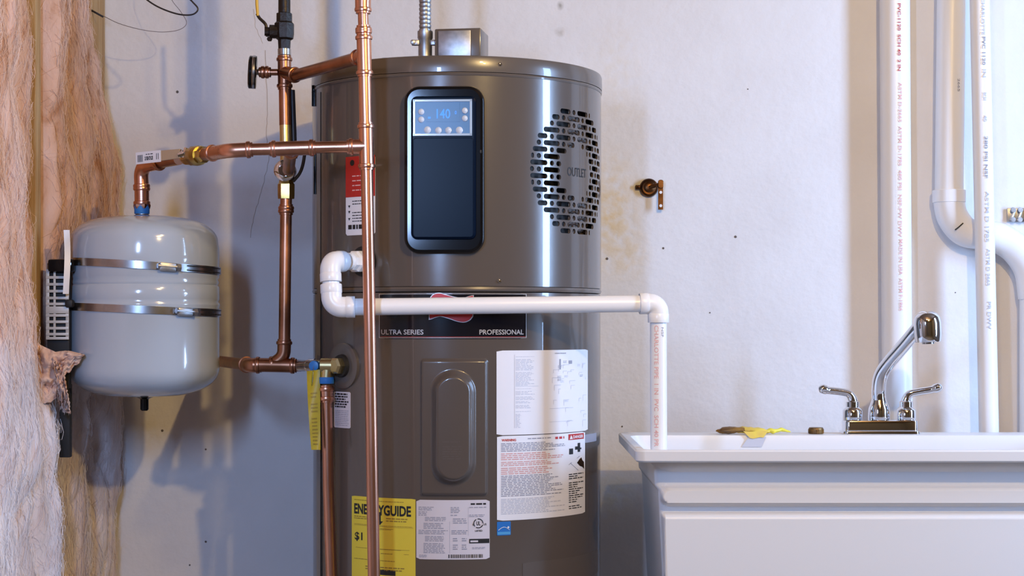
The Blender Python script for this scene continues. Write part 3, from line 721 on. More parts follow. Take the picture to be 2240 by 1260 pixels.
MB().tube([at(564, 35, Y1-.004), at(562, 10, Y1-.004), at(560, -90, Y1-.004)], [.0052, .0058, .0058], 12, flat=.55).build('yellow_grip', M['yhandle'], bv, label='yellow vinyl lever grip')
MB().lathe([(-.006, .0118), (-.006, .0135), (.006, .0135), (.006, .0118)], p1(114), (0, 0, 1), 24).build('sleeve', M['steel'], cop)
MB().tube([p1(190), p1(274)], r1, 28).build('pipe', M['copper_dark'], cop)
MB().tube([p1(270), p1(372)], r1*.96, 28).build('pipe', M['pale_brass'], cop)
MB().tube([p1(195)+Vector((.013, .014, 0)), p1(345)+Vector((.016, .014, 0))], .0062, 10).build('black_cable', M['wire'], cop)
# dial seen edge-on
gp = at(612, 158, Y1); gx = at(551, 158, Y1)
MB().tube([gp+Vector((-.004, 0, 0)), at(585, 158, Y1)], .0068, 20).build('pipe', M['copper_dark'], cop)
fitting('coupling', at(567, 158, Y1), at(592, 158, Y1), .0088, M['copper_dark'], cop)
gd = MB().lathe([(-.010, .030), (-.009, .0335), (.005, .0335), (.007, .030), (.004, .028)], gx, (-1, -.12, .05), 36).build('dial', M['black'], cop)
MB().lathe([(.0015, .0338), (.0055, .0342), (.0075, .0325), (.0078, .02), (.0075, .012)], gx+Vector((.008, 0, 0)), (-1, -.12, .05), 36).build('dial_rim', M['steel'], gd)
MB().lathe([(0, .009), (.012, .009), (.013, .0065), (.020, .0065)], gx+Vector((.026, 0, 0)), (-1, 0, 0), 6).build('hex_nut', M['steel'], gd)
# horizontal run to the expansion tank
hB = at(560, 327, Y2); hC = at(486, 331, 3.215); hD = at(338, 357, 3.47); TX = at(311, 400, 3.5)
MB().tube([hA+Vector((-.025, 0, 0)), at(672, 323, Y2)], r1*.92, 28).build('pipe', M['copper'], cop)
tc = at(637, 324, Y2); br_end = at(631, 372, Y1-.028)
fitting('tee', at(590, 326, Y2), at(690, 323, Y2), r1, M['copper'], cop, tc+(br_end-tc)*.16)
MB().tube([at(595, 326, Y2), at(545, 327, Y2)], r1*.94, 28).build('pipe', M['copper'], cop)
e45 = bend([at(552, 327, Y2), at(500, 329.5, Y2), hC+(hD-hC)*.16], .03)
fitting('elbow', e45[0], e45[-1], r1, M['copper'], cop, path=e45)
dl = (hD-hC); MB().tube([hC+dl*.12, hC+dl*.25], r1*1.02, 28).build('pipe', M['copper_dark'], cop)
o_ = hC+dl*.24; dn_ = dl.normalized()
bvb = MB().lathe([(0, .0135), (.004, .0165), (.026, .0165), (.028, .0195), (.05, .0200), (.058, .0165), (.075, .0165), (.088, .0135)], o_, dn_, 8).build('ball_valve', M['brass'], cop, 30)
MB().lathe([(0, .0178), (.010, .0195), (.016, .0195), (.018, .0165)], o_+dn_*.018, dn_, 32).build('ring_nut', M['brass'], bvb)
stem = at(402, 336, 3.325)
mb = MB().lathe([(0, .009), (.016, .009), (.017, .006), (.024, .006)], o_+dn_*.062, stem-(o_+dn_*.062), 6)
mb.box(stem, (.014, .014, .012), Matrix.Rotation(.5, 3, 'Y'), .003); mb.tube(spline([stem+Vector((.006, -.002, .010)), stem+Vector((.002, -.004, 0)), stem+Vector((-.010, -.004, -.004))], 4), .005, 8)
mb.build('chrome_stem', M['chrome'], bvb)
l0 = at(394, 337, 3.32); l1 = at(299, 347, 3.38); ld = (l1-l0).normalized(); ln = Vector((ld.y, -ld.x, 0)).normalized(); ln = ln if ln.y < 0 else -ln; lu = ld.cross(ln); lu = lu if lu.z > 0 else -lu
lm = lambda x, y, d=0: l0+ld*x+lu*y+ln*d
LL = (l1-l0).length
hn = MB().slab([(0, -.008), (LL, -.0115), (LL, .0115), (0, .010)], lm, -.002, .002, .0006).build('lever', M['tan'], bvb)
MB().slab([(LL*.42, -.0115), (LL*1.0, -.0118), (LL*1.0, .0118), (LL*.42, .0115)], lm, .0021, .0026).build('barcode_sticker', M['white'], hn)
mb = MB(); rr = random.Random(5)
for x in (.47, .51): quad(mb, lm, LL*x, LL*(x+.012), -.006, .006, .0029)
fine_print(mb, lm, LL*.6, LL*.80, -.006, .002, 3, .0029, 3, 0, 1, .1, .7); fine_print(mb, lm, LL*.6, LL*.78, .004, .008, 1, .0029, 4, 0, 1, .1, .4)
for k in range(5): quad(mb, lm, LL*(.84+.025*k), LL*(.853+.025*k), -.008, .006, .0029)
mb.build('print', M['ink'], hn, 0)
MB().tube([hC+dl*.62, hD+dl*.0], r1*.98, 28).build('pipe', M['copper_dark'], cop)
el = bend([hD-dl*.10, at(308, 363, 3.5), at(310, 415, 3.5)], .032)
fitting('elbow', el[0], el[-1], r1*1.08, M['copper'], cop, path=el)
fitting('coupling', at(310, 405, 3.5), at(310.5, 452, 3.5), r1*1.08, M['copper'], cop)
MB().lathe([(0, .0165), (-.006, .0180), (-.012, .0165)], at(310.5, 444, 3.5), (0, 0, 1), 6).build('hex_collar', M['copper_dark'], cop)
# branch from the run back to the rear pipe, with a bright union ring
MB().tube([tc+(br_end-tc)*.12, br_end], r1*.98, 28).build('pipe', M['copper_dark'], cop)
un = p1(375)
mb = MB().lathe([(-.012, .0205), (-.008, .0225), (.006, .0225), (.010, .019), (.011, .013), (.005, .0125)], un+Vector((0, -.012, 0)), (0, -1, .12), 36); mb.build('union_ring', M['chrome'], cop)
MB().lathe([(at(0, 435, Y1).z-HC, .0165), (at(0, 425, Y1).z-HC, .0172), (at(0, 403, Y1).z-HC, .0172), (at(0, 400, Y1).z-HC, .015), (at(0, 385, Y1).z-HC, .0135)], (p1(415).x, Y1, HC), (0, 0, 1), 6).build('brass_union', M['brass'], cop, 30)
MB().tube(spline([at(667, 335, 3.42), at(662, 362, 3.44), at(655, 380, 3.45), at(642, 396, 3.465)], 6), .0035, 8).build('black_lead', M['wire'], cop)
MB().tube([p1(432), p1(752)], r1*.98, 28).build('pipe', M['copper_dark'], cop)
mb = MB(); beads(mb, p1(447), (0, 0, -1), r1); beads(mb, p1(470), (0, 0, 1), r1); mb.tube([p1(447), p1(470)], r1+.0016, 24); mb.build('coupling', M['copper_dark'], cop)
ju = at(588, 798, Y1); low = bend([p1(742), at(621, 780, Y1), at(598, 796, Y1), ju], .04)
fitting('elbow', low[0], low[-1], r1*1.0, M['copper_dark'], cop, path=low)
fitting('tee', at(556, 798, Y1), at(648, 800, Y1-.005), r1*1.05, M['copper_dark'], cop)
MB().tube([at(640, 800, Y1), at(658, 800, Y1-.01)], r1*.98, 24).build('pipe', M['copper_dark'], cop)
lw0 = at(548, 799, Y1); lw1 = at(479, 790, 3.80); lwd = (lw1-lw0)
e2 = bend([at(572, 799, Y1), lw0, lw0+lwd*.14], .02)
fitting('elbow', e2[0], e2[-1], r1*1.1, M['copper_dark'], cop, path=e2)
MB().tube([lw0+lwd*.1, lw0+lwd*1.42], r1*1.0, 24).build('pipe', M['copper_dark'], cop)

# ------------------------------------------------------------------ relief valve on the heater
vc = at(716, 800, 3.395)
rv = thing('relief_valve', vc-Vector((0, 0, .02)), 'pale brass relief valve with chrome lever at the lower left heater port', 'valve')
mb = MB().tube([vc, pp+pn*.002], .0145, 20); mb.lathe([(0, .0125), (.010, .0175), (.022, .0175), (.026, .013)], pp, pn, 6)
mb.tube(bend([vc+(pp-vc)*.3, vc, at(714, 835, 3.395)], .012), .0135, 20); mb.lathe([(-.018, .012), (-.016, .0155), (0.012, .0155), (.014, .012)], vc, (-1, .1, 0), 20)
mb.build('valve_body', M['pale_brass'], rv)
nl = at(656, 800, 3.455)
MB().tube([nl, vc+Vector((-.02, .006, 0))], .0115, 16).build('steel_nipple', M['steel'], rv)
mb = MB().lathe([(-.006, .012), (0, .0145), (.012, .0145), (.014, .011)], at(676, 800, 3.43), (1, -.2, 0), 20); mb.build('chrome_collar', M['chrome'], rv)
mb = MB().lathe([(0, .010), (.012, .010), (.013, .007)], at(690, 800, 3.40), (-.2, -1, 0), 14); mb.build('blue_knob', M['inkblue'], rv, label='small blue knob')
mb = MB().tube([at(686, 800, 3.388), at(685, 818, 3.382), at(683, 842, 3.383)], .0022, 8, flat=.4); mb.build('test_lever', M['chrome'], rv)
MB().lathe([(0, .0148), (.001, .0153), (.012, .0153), (.013, .0145)], at(714, 839, 3.395), (0, 0, 1), 24).build('thread_tape', M['tape'], rv, label='bright blue thread tape')
dpipe = thing('discharge_pipe', Vector((at(722, 1260, 3.395).x, 3.395, 0)), 'plain copper pipe dropping from the relief valve along the lower left of the heater', 'pipe')
fitting('coupling', at(713.5, 843, 3.395), at(714.5, 880, 3.395), r1*.98, M['copper'], dpipe)
MB().tube([at(713.5, 842, 3.395), at(714.5, 875, 3.395), at(718, 1060, 3.395), at(725, 1270, 3.395), Vector((at(726, 1260, 3.395).x, 3.395, .15))], r1*.90, 24).build('pipe', M['copper'], dpipe)
# yellow paper tag
def tagf(u, v):
    px = (671+4*v)*(1-u)+(700+1*v)*u+6*v*v*(1-u)*1.0; py = 812+(984-812)*v-4*u*(1-v)
    return at(px, py, 3.376+.008*sin(3*v+2*u)+.006*u)
yt = MB().grid(tagf, 8, 24); yt.grid(lambda u, v: tagf(u, v)+Vector((0, .0008, 0)), 8, 24)
yo = yt.build('yellow_tag', M['yellowtag'], None, 0); yo.data.polygons.foreach_set('use_smooth', [True]*len(yo.data.polygons))
tag(yo, 'long narrow yellow paper tag hanging below the relief valve lever', 'tag')
mb = MB(); fine_print(mb, lambda x, y, d=0: tagf(x, y)+Vector((0, -d, 0)), .25, .8, .22, .95, 16, .0006, 12, 0, .8, .2, .4); mb.build('print', principled('tag_print', (.30, .22, .03), .5), yo, 0)

# ------------------------------------------------------------------ expansion tank
TY = 3.5; tcx = at(316, 0, TY).x; TR = .1525
tank = thing('expansion_tank', at(316, 865, TY), 'pale grey domed expansion tank hanging beside the insulated stud wall', 'tank')
def tz(py): return at(0, py, TY).z
prof = []
for k in range(13):
    a = pi/2*k/12; prof.append((tz(806)-.058*cos(a)**1.0, TR*sin(a)**.62 if k else 0))
prof += [(tz(790), TR), (tz(672), TR), (tz(669), TR+.0012), (tz(665), TR+.0014), (tz(660), TR-.002), (tz(655), TR), (tz(628), TR), (tz(624), TR-.003), (tz(618), TR-.0005), (tz(612), TR-.003), (tz(607), TR), (tz(545), TR-.0005), (tz(528), TR-.003)]
for k in range(12, -1, -1):
    a = pi/2*k/12; prof.append((tz(528)+.052*cos(a), (TR-.003)*(sin(a)**.62 if k else 0)))
MB().lathe(prof, (tcx, TY, 0), (0, 0, 1), 96).build('shell', M['tank'], tank, 60)
tzt = tz(528)+.052
MB().lathe([(-.008, .017), (.0, .017), (.003, .0135), (tz(452)-tzt, .0135)], (at(311, 0, TY).x, TY, tzt), (0, 0, 1), 24).build('neck', M['galv'], tank)
MB().lathe([(0, .0148), (.001, .0156), (.018, .0156), (.019, .0148)], (at(310.5, 0, TY).x, TY, tz(468)), (0, 0, 1), 24).build('thread_tape', M['tape'], tank, label='bright blue thread tape')
zb = tz(806)-.058
MB().lathe([(.004, .018), (-.001, .019), (-.004, .010), (-.006, .0085), (-.026, .0085), (-.029, .006)], (tcx, TY, zb), (0, 0, 1), 16).build('air_valve_cap', M['black'], tank)
def wt(u, v):
    return at(139+13*u+2*sin(4*v), 503+140*v, 3.372+.006*u+.003*sin(6*v))
wl = MB().grid(wt, 5, 16); wl.grid(lambda u, v: wt(u, v)+Vector((0, .001, 0)), 5, 16); wl.build('paper_label', M['white'], tank, 60)
# bracket with straps
brk = thing('tank_bracket', Vector((XS+.012, 3.50, tz(745))), 'galvanized slotted bracket with two steel band clamps around the grey tank', 'bracket')
mb = MB(); yb = 3.392
def bp2(px, py): p = at(px, py, yb); return p
xa, xc = at(101, 0, yb).x, at(151, 0, yb).x
for x0, x1 in ((101, 108), (117, 122), (144, 151)):
    p0, p1 = at(x0, 590, yb), at(x1, 742, yb); mb.box(((p0.x+p1.x)/2, yb, (p0.z+p1.z)/2), (p1.x-p0.x, .003, p0.z-p1.z), None, .0004)
for py in (592, 607, 622, 637, 652, 665, 690, 704, 718, 731, 740):
    q = at(126, py, yb); mb.box((q.x, yb-.0004, q.z), (xc-xa, .0042, .0055), None, .0004)
q = at(126, 678, yb); mb.box((q.x, yb-.0004, q.z), (xc-xa, .0042, .014), None, .0004)
mb.build('slotted_plate', principled('zinc_plate', (.52, .50, .47), .5, .25), brk)
q0, q1 = at(103, 575, 3.40), at(152, 850, 3.40)
MB().box(((q0.x+q1.x)/2, 3.408, (q0.z+q1.z)/2), (q1.x-q0.x, .018, q0.z-q1.z), None, .002).build('gap_shade_block', M['blackm'], brk)  # black block added as the dark gap behind the slotted plate
q0, q1 = at(133, 840, 3.45), at(156, 1000, 3.45)
MB().box(((q0.x+q1.x)/2, 3.448, (q0.z+q1.z)/2), (q1.x-q0.x, .02, q0.z-q1.z), None, .002).build('gap_shade_tail', M['blackm'], brk)  # black block added in place of the shaded gap and stud below
q = at(128, 581, 3.39); MB().box((q.x+.006, 3.392, q.z), (.052, .022, .026), None, .005).build('upper_hook', M['black'], brk)
q = at(152, 664, 3.39); MB().box((q.x, 3.392, q.z), (.016, .02, .016), None, .004).build('lower_hook', M['blackm'], brk)
def strap(py, tilt, hpx, sd):
    R = TR+.0016; h = .0095; z0 = tz(py)
    def f(u, v):
        a = 2*pi*u; return Vector((tcx+R*sin(a), TY-R*cos(a), z0+(v-.5)*2*h-tilt*sin(a)*TR))
    mb = MB(); prof = ((R-.001, -h), (R+.0012, -h), (R+.0012, h), (R-.001, h)); n = 96; vs = []
    for rr_, dzz in prof:
        for k in range(n):
            a = 2*pi*k/n; vs.append(Vector((tcx+rr_*sin(a), TY-rr_*cos(a), z0+dzz*.8-tilt*sin(a)*TR)))
    mb.add(vs, [(j*n+k, j*n+(k+1) % n, ((j+1) % 4)*n+(k+1) % n, ((j+1) % 4)*n+k) for j in range(4) for k in range(n)])
    s = mb.build('strap', M['steel'], brk)
    d0 = at(hpx, py, TY-TR); a = math.asin(max(-1, min(1, (d0.x-tcx)/TR))); c = Vector((tcx+(R+.006)*sin(a), TY-(R+.006)*cos(a), z0-tilt*sin(a)*TR-.001))
    t = Vector((cos(a), sin(a), -tilt)); Mx = Matrix((t, Vector((0, 0, 1)).cross(t), Vector((0, 0, 1)))).transposed()
    m2 = MB().box(c, (.034, .010, .017), Mx, .003); m2.tube([c-t*.02+Vector((0, 0, .001)), c+t*.026+Vector((0, 0, .001))], .0055, 12); m2.lathe([(0, .0085), (.008, .0085), (.009, .006)], c+t*.018, t, 6)
    m2.build('screw_housing', M['galv'], s)
    mm = MB()
    for dz_ in (-.0042, .0042):   # dark slots pressed into the free band end
        pts = [Vector((tcx+(R+.0013)*sin(q), TY-(R+.0013)*cos(q), z0+dz_-tilt*sin(q)*TR)) for q in [a+.28+k*.1 for k in range(9)]]; mm.tube(pts, .0011, 6)
    mm.build('band_groove', M['blackm'], s)
strap(583, .06, 360, 1); strap(677, .045, 392, 2)

# ------------------------------------------------------------------ white drain pipe to the tub
rp = .0163
dr = thing('drain_pipe', at(725, 690, 3.25), 'white plastic drain pipe looping from the heater across its front into the tub', 'pipe')
A = dp+dn*.004; B = at(722, 572, 3.262); Cc = at(726, 672, 3.25); Dd = at(1440, 664, 3.302); Dd2 = Vector((Dd.x+.001, 3.302, HC-.244-.022))
def elbow(p, q0, q1, L, r, name='elbow'):
    a = p+(q0-p).normalized()*L; b = p+(q1-p).normalized()*L; pts = bend([a, p, b], r*1.25, 10)
    mb = MB().tube(pts, r*1.22, 32)
    for e, d in ((a, p-a), (b, p-b)): mb.lathe([(0, r*.98), (0, r*1.24), (.001, r*1.27), (.016, r*1.27), (.018, r*1.2)], e, d, 32)
    return mb.build(name, M['pvc'], dr, 30)
MB().tube([A-dn*.006, A+(B-A)*.5], rp*1.0, 28).build('pipe', M['pvc'], dr)
ab = (B-A)
mb = MB().lathe([(0, rp*1.1), (.012, rp*1.35), (.026, rp*1.35), (.030, rp*1.12), (.042, rp*1.12)], A, ab, 8); mb.build('threaded_adapter', M['pvc'], dr, 30, label='off white threaded adapter')
el_ = elbow(B, A, Cc, .040, rp); elbow(Cc, B, Dd, .044, rp)
MB().tube([B+(Cc-B)*.3, Cc+(B-Cc)*.3], rp, 28).build('pipe', M['pvc'], dr)
hz = MB().tube([Cc+(Dd-Cc).normalized()*.03, Dd+(Cc-Dd).normalized()*.02], rp, 32).build('pipe', M['pvc'], dr)
elbow(Dd, Cc, Dd2, .037, rp)
vt = MB().tube([Dd+Vector((0, 0, -.02)), Dd2], rp, 32).build('pipe', M['pvc'], dr)
def pipe_text(s, o, z_top, z_bot, ang, wd, r, m, par, bold=.01):
    """lettering running down an upright pipe"""
    def f(x, y, d): a = ang+y/r; return Vector((o.x+(r+.0004)*sin(a), o.y-(r+.0004)*cos(a), z_top-x))
    mb = MB(); put_text(mb, s, f, 0, z_top-z_bot, -wd/2, wd/2, 0, bold); return mb.build('lettering', m, par, 0)
pipe_text('CHARLOTTE PIPE  1 IN  PVC  SCH 40 PR', Dd, at(0, 712, 3.3).z, at(0, 976, 3.3).z, R_(-18), .0085, rp, M['inkpale'], vt)
pipe_text('NSF', Dd, at(0, 716, 3.3).z, at(0, 737, 3.3).z, R_(25), .005, rp, M['inkgrey'], vt)

# ------------------------------------------------------------------ white pipes against the wall, right
def vent_pipe(name, px0, px1, Y, r, label, par=None):
    t = thing(name, Vector((at((px0+px1)/2, 0, Y).x, Y, 0)), label, 'pipe'); return t
YP = YW-.0362; rv_ = .0345
v1 = thing('vent_pipe', Vector((at(1960, 0, YP).x, YP, 0)), 'straight white wall pipe with red lettering, leftmost behind the faucet', 'pipe')
pa = MB().tube([Vector((at(1957, 0, YP).x, YP, ZC-.001)), at(1957, 0, YP), at(1963, 940, YP), Vector((at(1966, 1260, YP).x, YP, .001))], rv_, 40).build('pipe', M['pvc_wall'], v1)
o0 = at(1959, 350, YP)
pipe_text('PIPE  PVC-1120  SCH 40  2 IN', Vector((at(1957, 0, YP).x, YP, 0)), at(0, -20, YP).z, at(0, 160, YP).z, R_(4), .0075, rv_+.0012, M['inkred'], pa)
pipe_text('ASTM D-2665  ASTM D-1785  480 PSI  NSF-PW DWV', Vector((at(1959.5, 0, YP).x, YP, 0)), at(0, 185, YP).z, at(0, 520, YP).z, R_(4), .0075, rv_+.0012, M['inkpale'], pa)
pipe_text('MADE IN USA  ASTM F-1866', Vector((at(1961, 0, YP).x, YP, 0)), at(0, 525, YP).z, at(0, 680, YP).z, R_(4), .0075, rv_+.0012, M['inkpale'], pa)
v2 = thing('waste_pipe', Vector((at(2077, 0, YP).x, YP, .9)), 'thick white waste pipe with an elbow turning right behind the thinner upright pipe', 'pipe')
wp = [Vector((at(2081, 0, YP).x, YP, ZC-.001)), at(2081, 0, YP), at(2076, 430, YP)]
MB().tube(wp, rv_*.94, 40).build('pipe', M['pvc_wall'], v2)
# sweeping elbow
ce = bend([at(2076, 415, YP), at(2078, 490, YP), at(2152, 512, YP), at(2205, 528, YP)], .07, 14)
sweep = spline([at(2076, 418, YP), at(2076, 440, YP), at(2084, 475, YP), at(2110, 505, YP), at(2150, 513, YP), at(2190, 523, YP), at(2225, 548, YP), at(2252, 590, YP), at(2262, 650, YP)], 8)
mb = MB().tube(sweep, rv_*1.03, 40); mb.lathe([(0, rv_*.95), (0, rv_*1.06), (.001, rv_*1.09), (.028, rv_*1.09), (.029, rv_*1.0)], at(2076, 416, YP), (0, 0, -1), 40)
eb = mb.build('elbow', M['pvc_wall'], v2, 30)
MB().tube([at(2262, 640, YP), Vector((at(2262, 0, YP).x, YP, .3))], rv_*.94, 32).build('pipe', M['pvc_wall'], v2)
mb = MB(); mk0 = at(2089, 503, YP-rv_*1.05); mb.tube([mk0, at(2098, 496, YP-rv_*1.06), at(2107, 488, YP-rv_*1.05)], .0014, 6); mb.build('pen_mark', M['ink'], eb)
pipe_text('2665', Vector((at(2080, 0, YP).x, YP, 0)), at(0, 176, YP).z, at(0, 204, YP).z, R_(18), .006, rv_*.94, M['inkgrey'], v2)
Y3 = YP-rv_-.0235; r3 = .0222
v3 = thing('supply_pipe', Vector((at(2152, 0, Y3).x, Y3, 0)), 'thin white upright pipe with grey lettering crossing in front of the elbow at right', 'pipe')
v3p = MB().tube([Vector((at(2140, 0, Y3).x, Y3, ZC-.001)), at(2143, 0, Y3), at(2163, 940, Y3), Vector((at(2166, 1260, Y3).x, Y3, .001))], r3, 32).build('pipe', M['pvc_wall'], v3)
for s, ya, yb, m in (('CHARLOTTE', 0, 80, 'inklight'), ('PVC 1120', 84, 145, 'inkgrey'), ('IN', 155, 172, 'inklight'), ('SCH', 205, 222, 'inklight'), ('40', 255, 268, 'inklight'), ('280 PSI NSF', 300, 392, 'inkgrey'), ('ASTM D 1785', 420, 530, 'inklight'), ('ASTM D 2665', 545, 625, 'inklight'), ('PR DWV', 660, 720, 'inklight')):
    ox = at(2143+20*(ya+yb)/2/940, 0, Y3).x
    pipe_text(s, Vector((ox, Y3, 0)), at(0, ya, Y3).z, at(0, yb, Y3).z, R_(2), .0080, r3+.0012, M[m], v3p)

# perforated strap poking in at the right edge
hs = MB(); c0 = at(2207, 470, YW-.012)
for k in range(5):
    for dz_ in (-.011, .011): hs.lathe([(0, .0055), (.003, .0065), (.006, .0055)], c0+Vector((.009+k*.016, 0, dz_)), (0, -1, 0), 10)
    hs.tube([c0+Vector((.004+k*.016, -.002, -.013)), c0+Vector((.014+k*.016, -.002, .013))], .003, 8)
hs.box(c0+Vector((.04, .006, 0)), (.085, .004, .032), None, .001)
tag(hs.build('hanger_strap', M['galv'], None), 'grey perforated metal strap fixed to the wall at the right picture edge', 'strap')

# ------------------------------------------------------------------ copper hanger left on the wall
hg = thing('pipe_hanger', at(1420, 412, YW), 'brown copper pipe hanger with a dangling strap on the bare white wall', 'hanger')
hp = at(1419, 411, YW); hp.y = YW
MB().lathe([(0, .0215), (.006, .0215), (.0105, .0195), (.0125, .016), (.0115, .012), (.0135, .008), (.014, .003)], hp, (0, -1, 0), 28).build('bell', M['rust'], hg)
for px, py in ((1397, 410), (1438, 406)):
    q = at(px, py, YW); q.y = YW-.005; MB().box(q, (.016, .006, .010), None, .002).lathe([(0, .004), (.004, .004), (.005, .002)], q, (0, -1, 0), 8).build('ear', M['rust'], hg)
sb = MB(); s0 = at(1444, 405, YW); 
def sm(x, y, d=0): return Vector((s0.x+x, YW-.016-d, s0.z+y))
sb.slab(rrect(.0125, .020, .005, 4, 0, .001), sm, -.002, .004, .001)
sb.slab([(-.006, -.058), (.0055, -.058), (.0055, .004), (-.006, .004)], sm, -.002, .001)
st_ = sb.build('strap', M['rust'], hg)
for dz_ in (-.018, -.049): MB().lathe([(0, .0035), (.0008, .0035)], sm(0, dz_, .001), (0, -1, 0), 12).build('bolt_hole', M['white'], st_)
MB().tube([Vector((hp.x, YW-.014, hp.z)), sm(0, .002, 0)], .004, 8).build('arm', M['rust'], hg)

# ------------------------------------------------------------------ laundry tub
ZR = HC-.244
X0, X1, YA, YB = .2355, 1.215, 3.24, 3.775
tub = thing('laundry_tub', Vector(((X0+X1)/2, (YA+YB)/2, 0)), 'white plastic laundry tub with ribbed front and thick rim under the faucet', 'sink')
def loop(x0, x1, y0, y1, r, nf=260, ns=20, nc=8):
    pts = []
    for i in range(nf): pts.append((x0+r+(x1-x0-2*r)*(i/(nf-1))**1.8, y0))
    for k in range(1, nc): a = R_(-90+90*k/nc); pts.append((x1-r+r*cos(a), y0+r+r*sin(a)))
    for i in range(ns): pts.append((x1, y0+r+(y1-y0-2*r)*i/(ns-1)))
    for k in range(1, nc): a = R_(90*k/nc); pts.append((x1-r+r*cos(a), y1-r+r*sin(a)))
    for i in range(ns*2): pts.append((x1-r-(x1-x0-2*r)*i/(ns*2-1), y1))
    for k in range(1, nc): a = R_(90+90*k/nc); pts.append((x0+r+r*cos(a), y1-r+r*sin(a)))
    for i in range(ns): pts.append((x0, y1-r-(y1-y0-2*r)*i/(ns-1)))
    for k in range(1, nc): a = R_(180+90*k/nc); pts.append((x0+r+r*cos(a), y0+r+r*sin(a)))
    return pts
def stack(levels, relief=None):
    mb = MB(); vs = []; n = None
    for (z, x0, x1, y0, y1, r) in levels:
        L_ = loop(x0, x1, y0, y1, r); n = len(L_)
        for i, (x, y) in enumerate(L_):
            if relief and y < y0+.002: y -= relief(x, z)
            vs.append(Vector((x, y, z)))
    m = len(levels)
    fs = [(j*n+i, j*n+(i+1) % n, (j+1)*n+(i+1) % n, (j+1)*n+i) for j in range(m-1) for i in range(n)]
    return mb.add(vs, fs), n
# body: outer skin with the moulded rib and panel, then the inside of the basin
zl = ZR-.022; body = []; zbot = .47
nz_ = 110
rib0, rib1 = at(0, 1113, 3.26).z, at(0, 1066, 3.26).z; pan1 = at(0, 1124, 3.26).z
def relief(x, z):
    d = sstep((x-.305)/.012)*sstep((1.19-x)/.012)
    cx = max(0, .318-x)
    rr = .5*(rib1-rib0); dz_ = z-(rib0+rr); dist = math.hypot(max(0, .284+rr-x), dz_)
    h = .026*sstep((rr-dist)/.009)
    h = max(h, .024*sstep((pan1-z)/.010)*sstep((x-.287)/.010)*sstep((z-zbot-.02)/.02))
    return h
for k in range(nz_+1):
    z = zl-(zl-zbot)*k/nz_; t = (zl-z)/(zl-zbot); s_ = .018*t
    step = .006*sstep((at(0, 1062, 3.3).z-z)/.012)
    body.append((z, .2755+s_+step, X1-.035-s_, YA+.040+.026*sstep((zl-z)/.022)+s_*.2, YB-.035-s_, .009))
low_ = body[-1]; body += [(zbot-.02, low_[1]+.02, low_[2]-.02, low_[3]+.02, low_[4]-.02, .05), (zbot-.024, .60, .80, 3.45, 3.58, .04)]
mbq, n = stack(body, relief); b = len(mbq.v); mbq.f.append(tuple(range(b-n, b))); mbq.mi.append(0)
mbq.build('basin', M['tub'], tub, 50)
inn = [(ZR-.001, X0+.019, X1-.045, YA+.022, YB-.095, .03), (ZR-.012, X0+.022, X1-.05, YA+.026, YB-.098, .03), (ZR-.028, X0+.034, X1-.05, YA+.034, YB-.1, .03), (ZR-.06, X0+.058, X1-.07, YA+.088, YB-.105, .03), (zbot+.02, X0+.085, X1-.1, YA+.11, YB-.13, .05), (zbot+.006, X0+.11, X1-.12, YA+.13, YB-.15, .05), (zbot+.004, .66, .74, 3.48, 3.54, .02)]
mbi, n = stack(inn); b = len(mbi.v); mbi.f.append(tuple(range(b-n, b))); mbi.mi.append(0)
mbi.build('basin_lining', M['tub'], tub, 50)
rim = [(ZR-.001, X0+.019, X1-.045, YA+.022, YB-.095, .03), (ZR, X0+.015, X1-.04, YA+.017, YB-.09, .03), (ZR, X0+.004, X1-.004, YA+.004, YB-.004, .016), (ZR-.003, X0, X1, YA, YB, .018), (ZR-.0205, X0+.001, X1-.001, YA+.001, YB-.001, .018), (ZR-.0235, X0+.004, X1-.004, YA+.004, YB-.004, .016), (ZR-.0225, .2755, X1-.035, YA+.040, YB-.035, .009)]
mbr, n = stack(rim); mbr.build('rim', M['tub'], tub, 35)
# divider lug at the far right of the basin
for lx, ly in ((.34, 3.33), (1.12, 3.33), (.34, 3.69), (1.12, 3.69)):
    MB().tube([Vector((lx, ly, 0)), Vector((lx, ly, zbot-.005))], [.018, .022], 16).build('leg', M['tub'], tub)

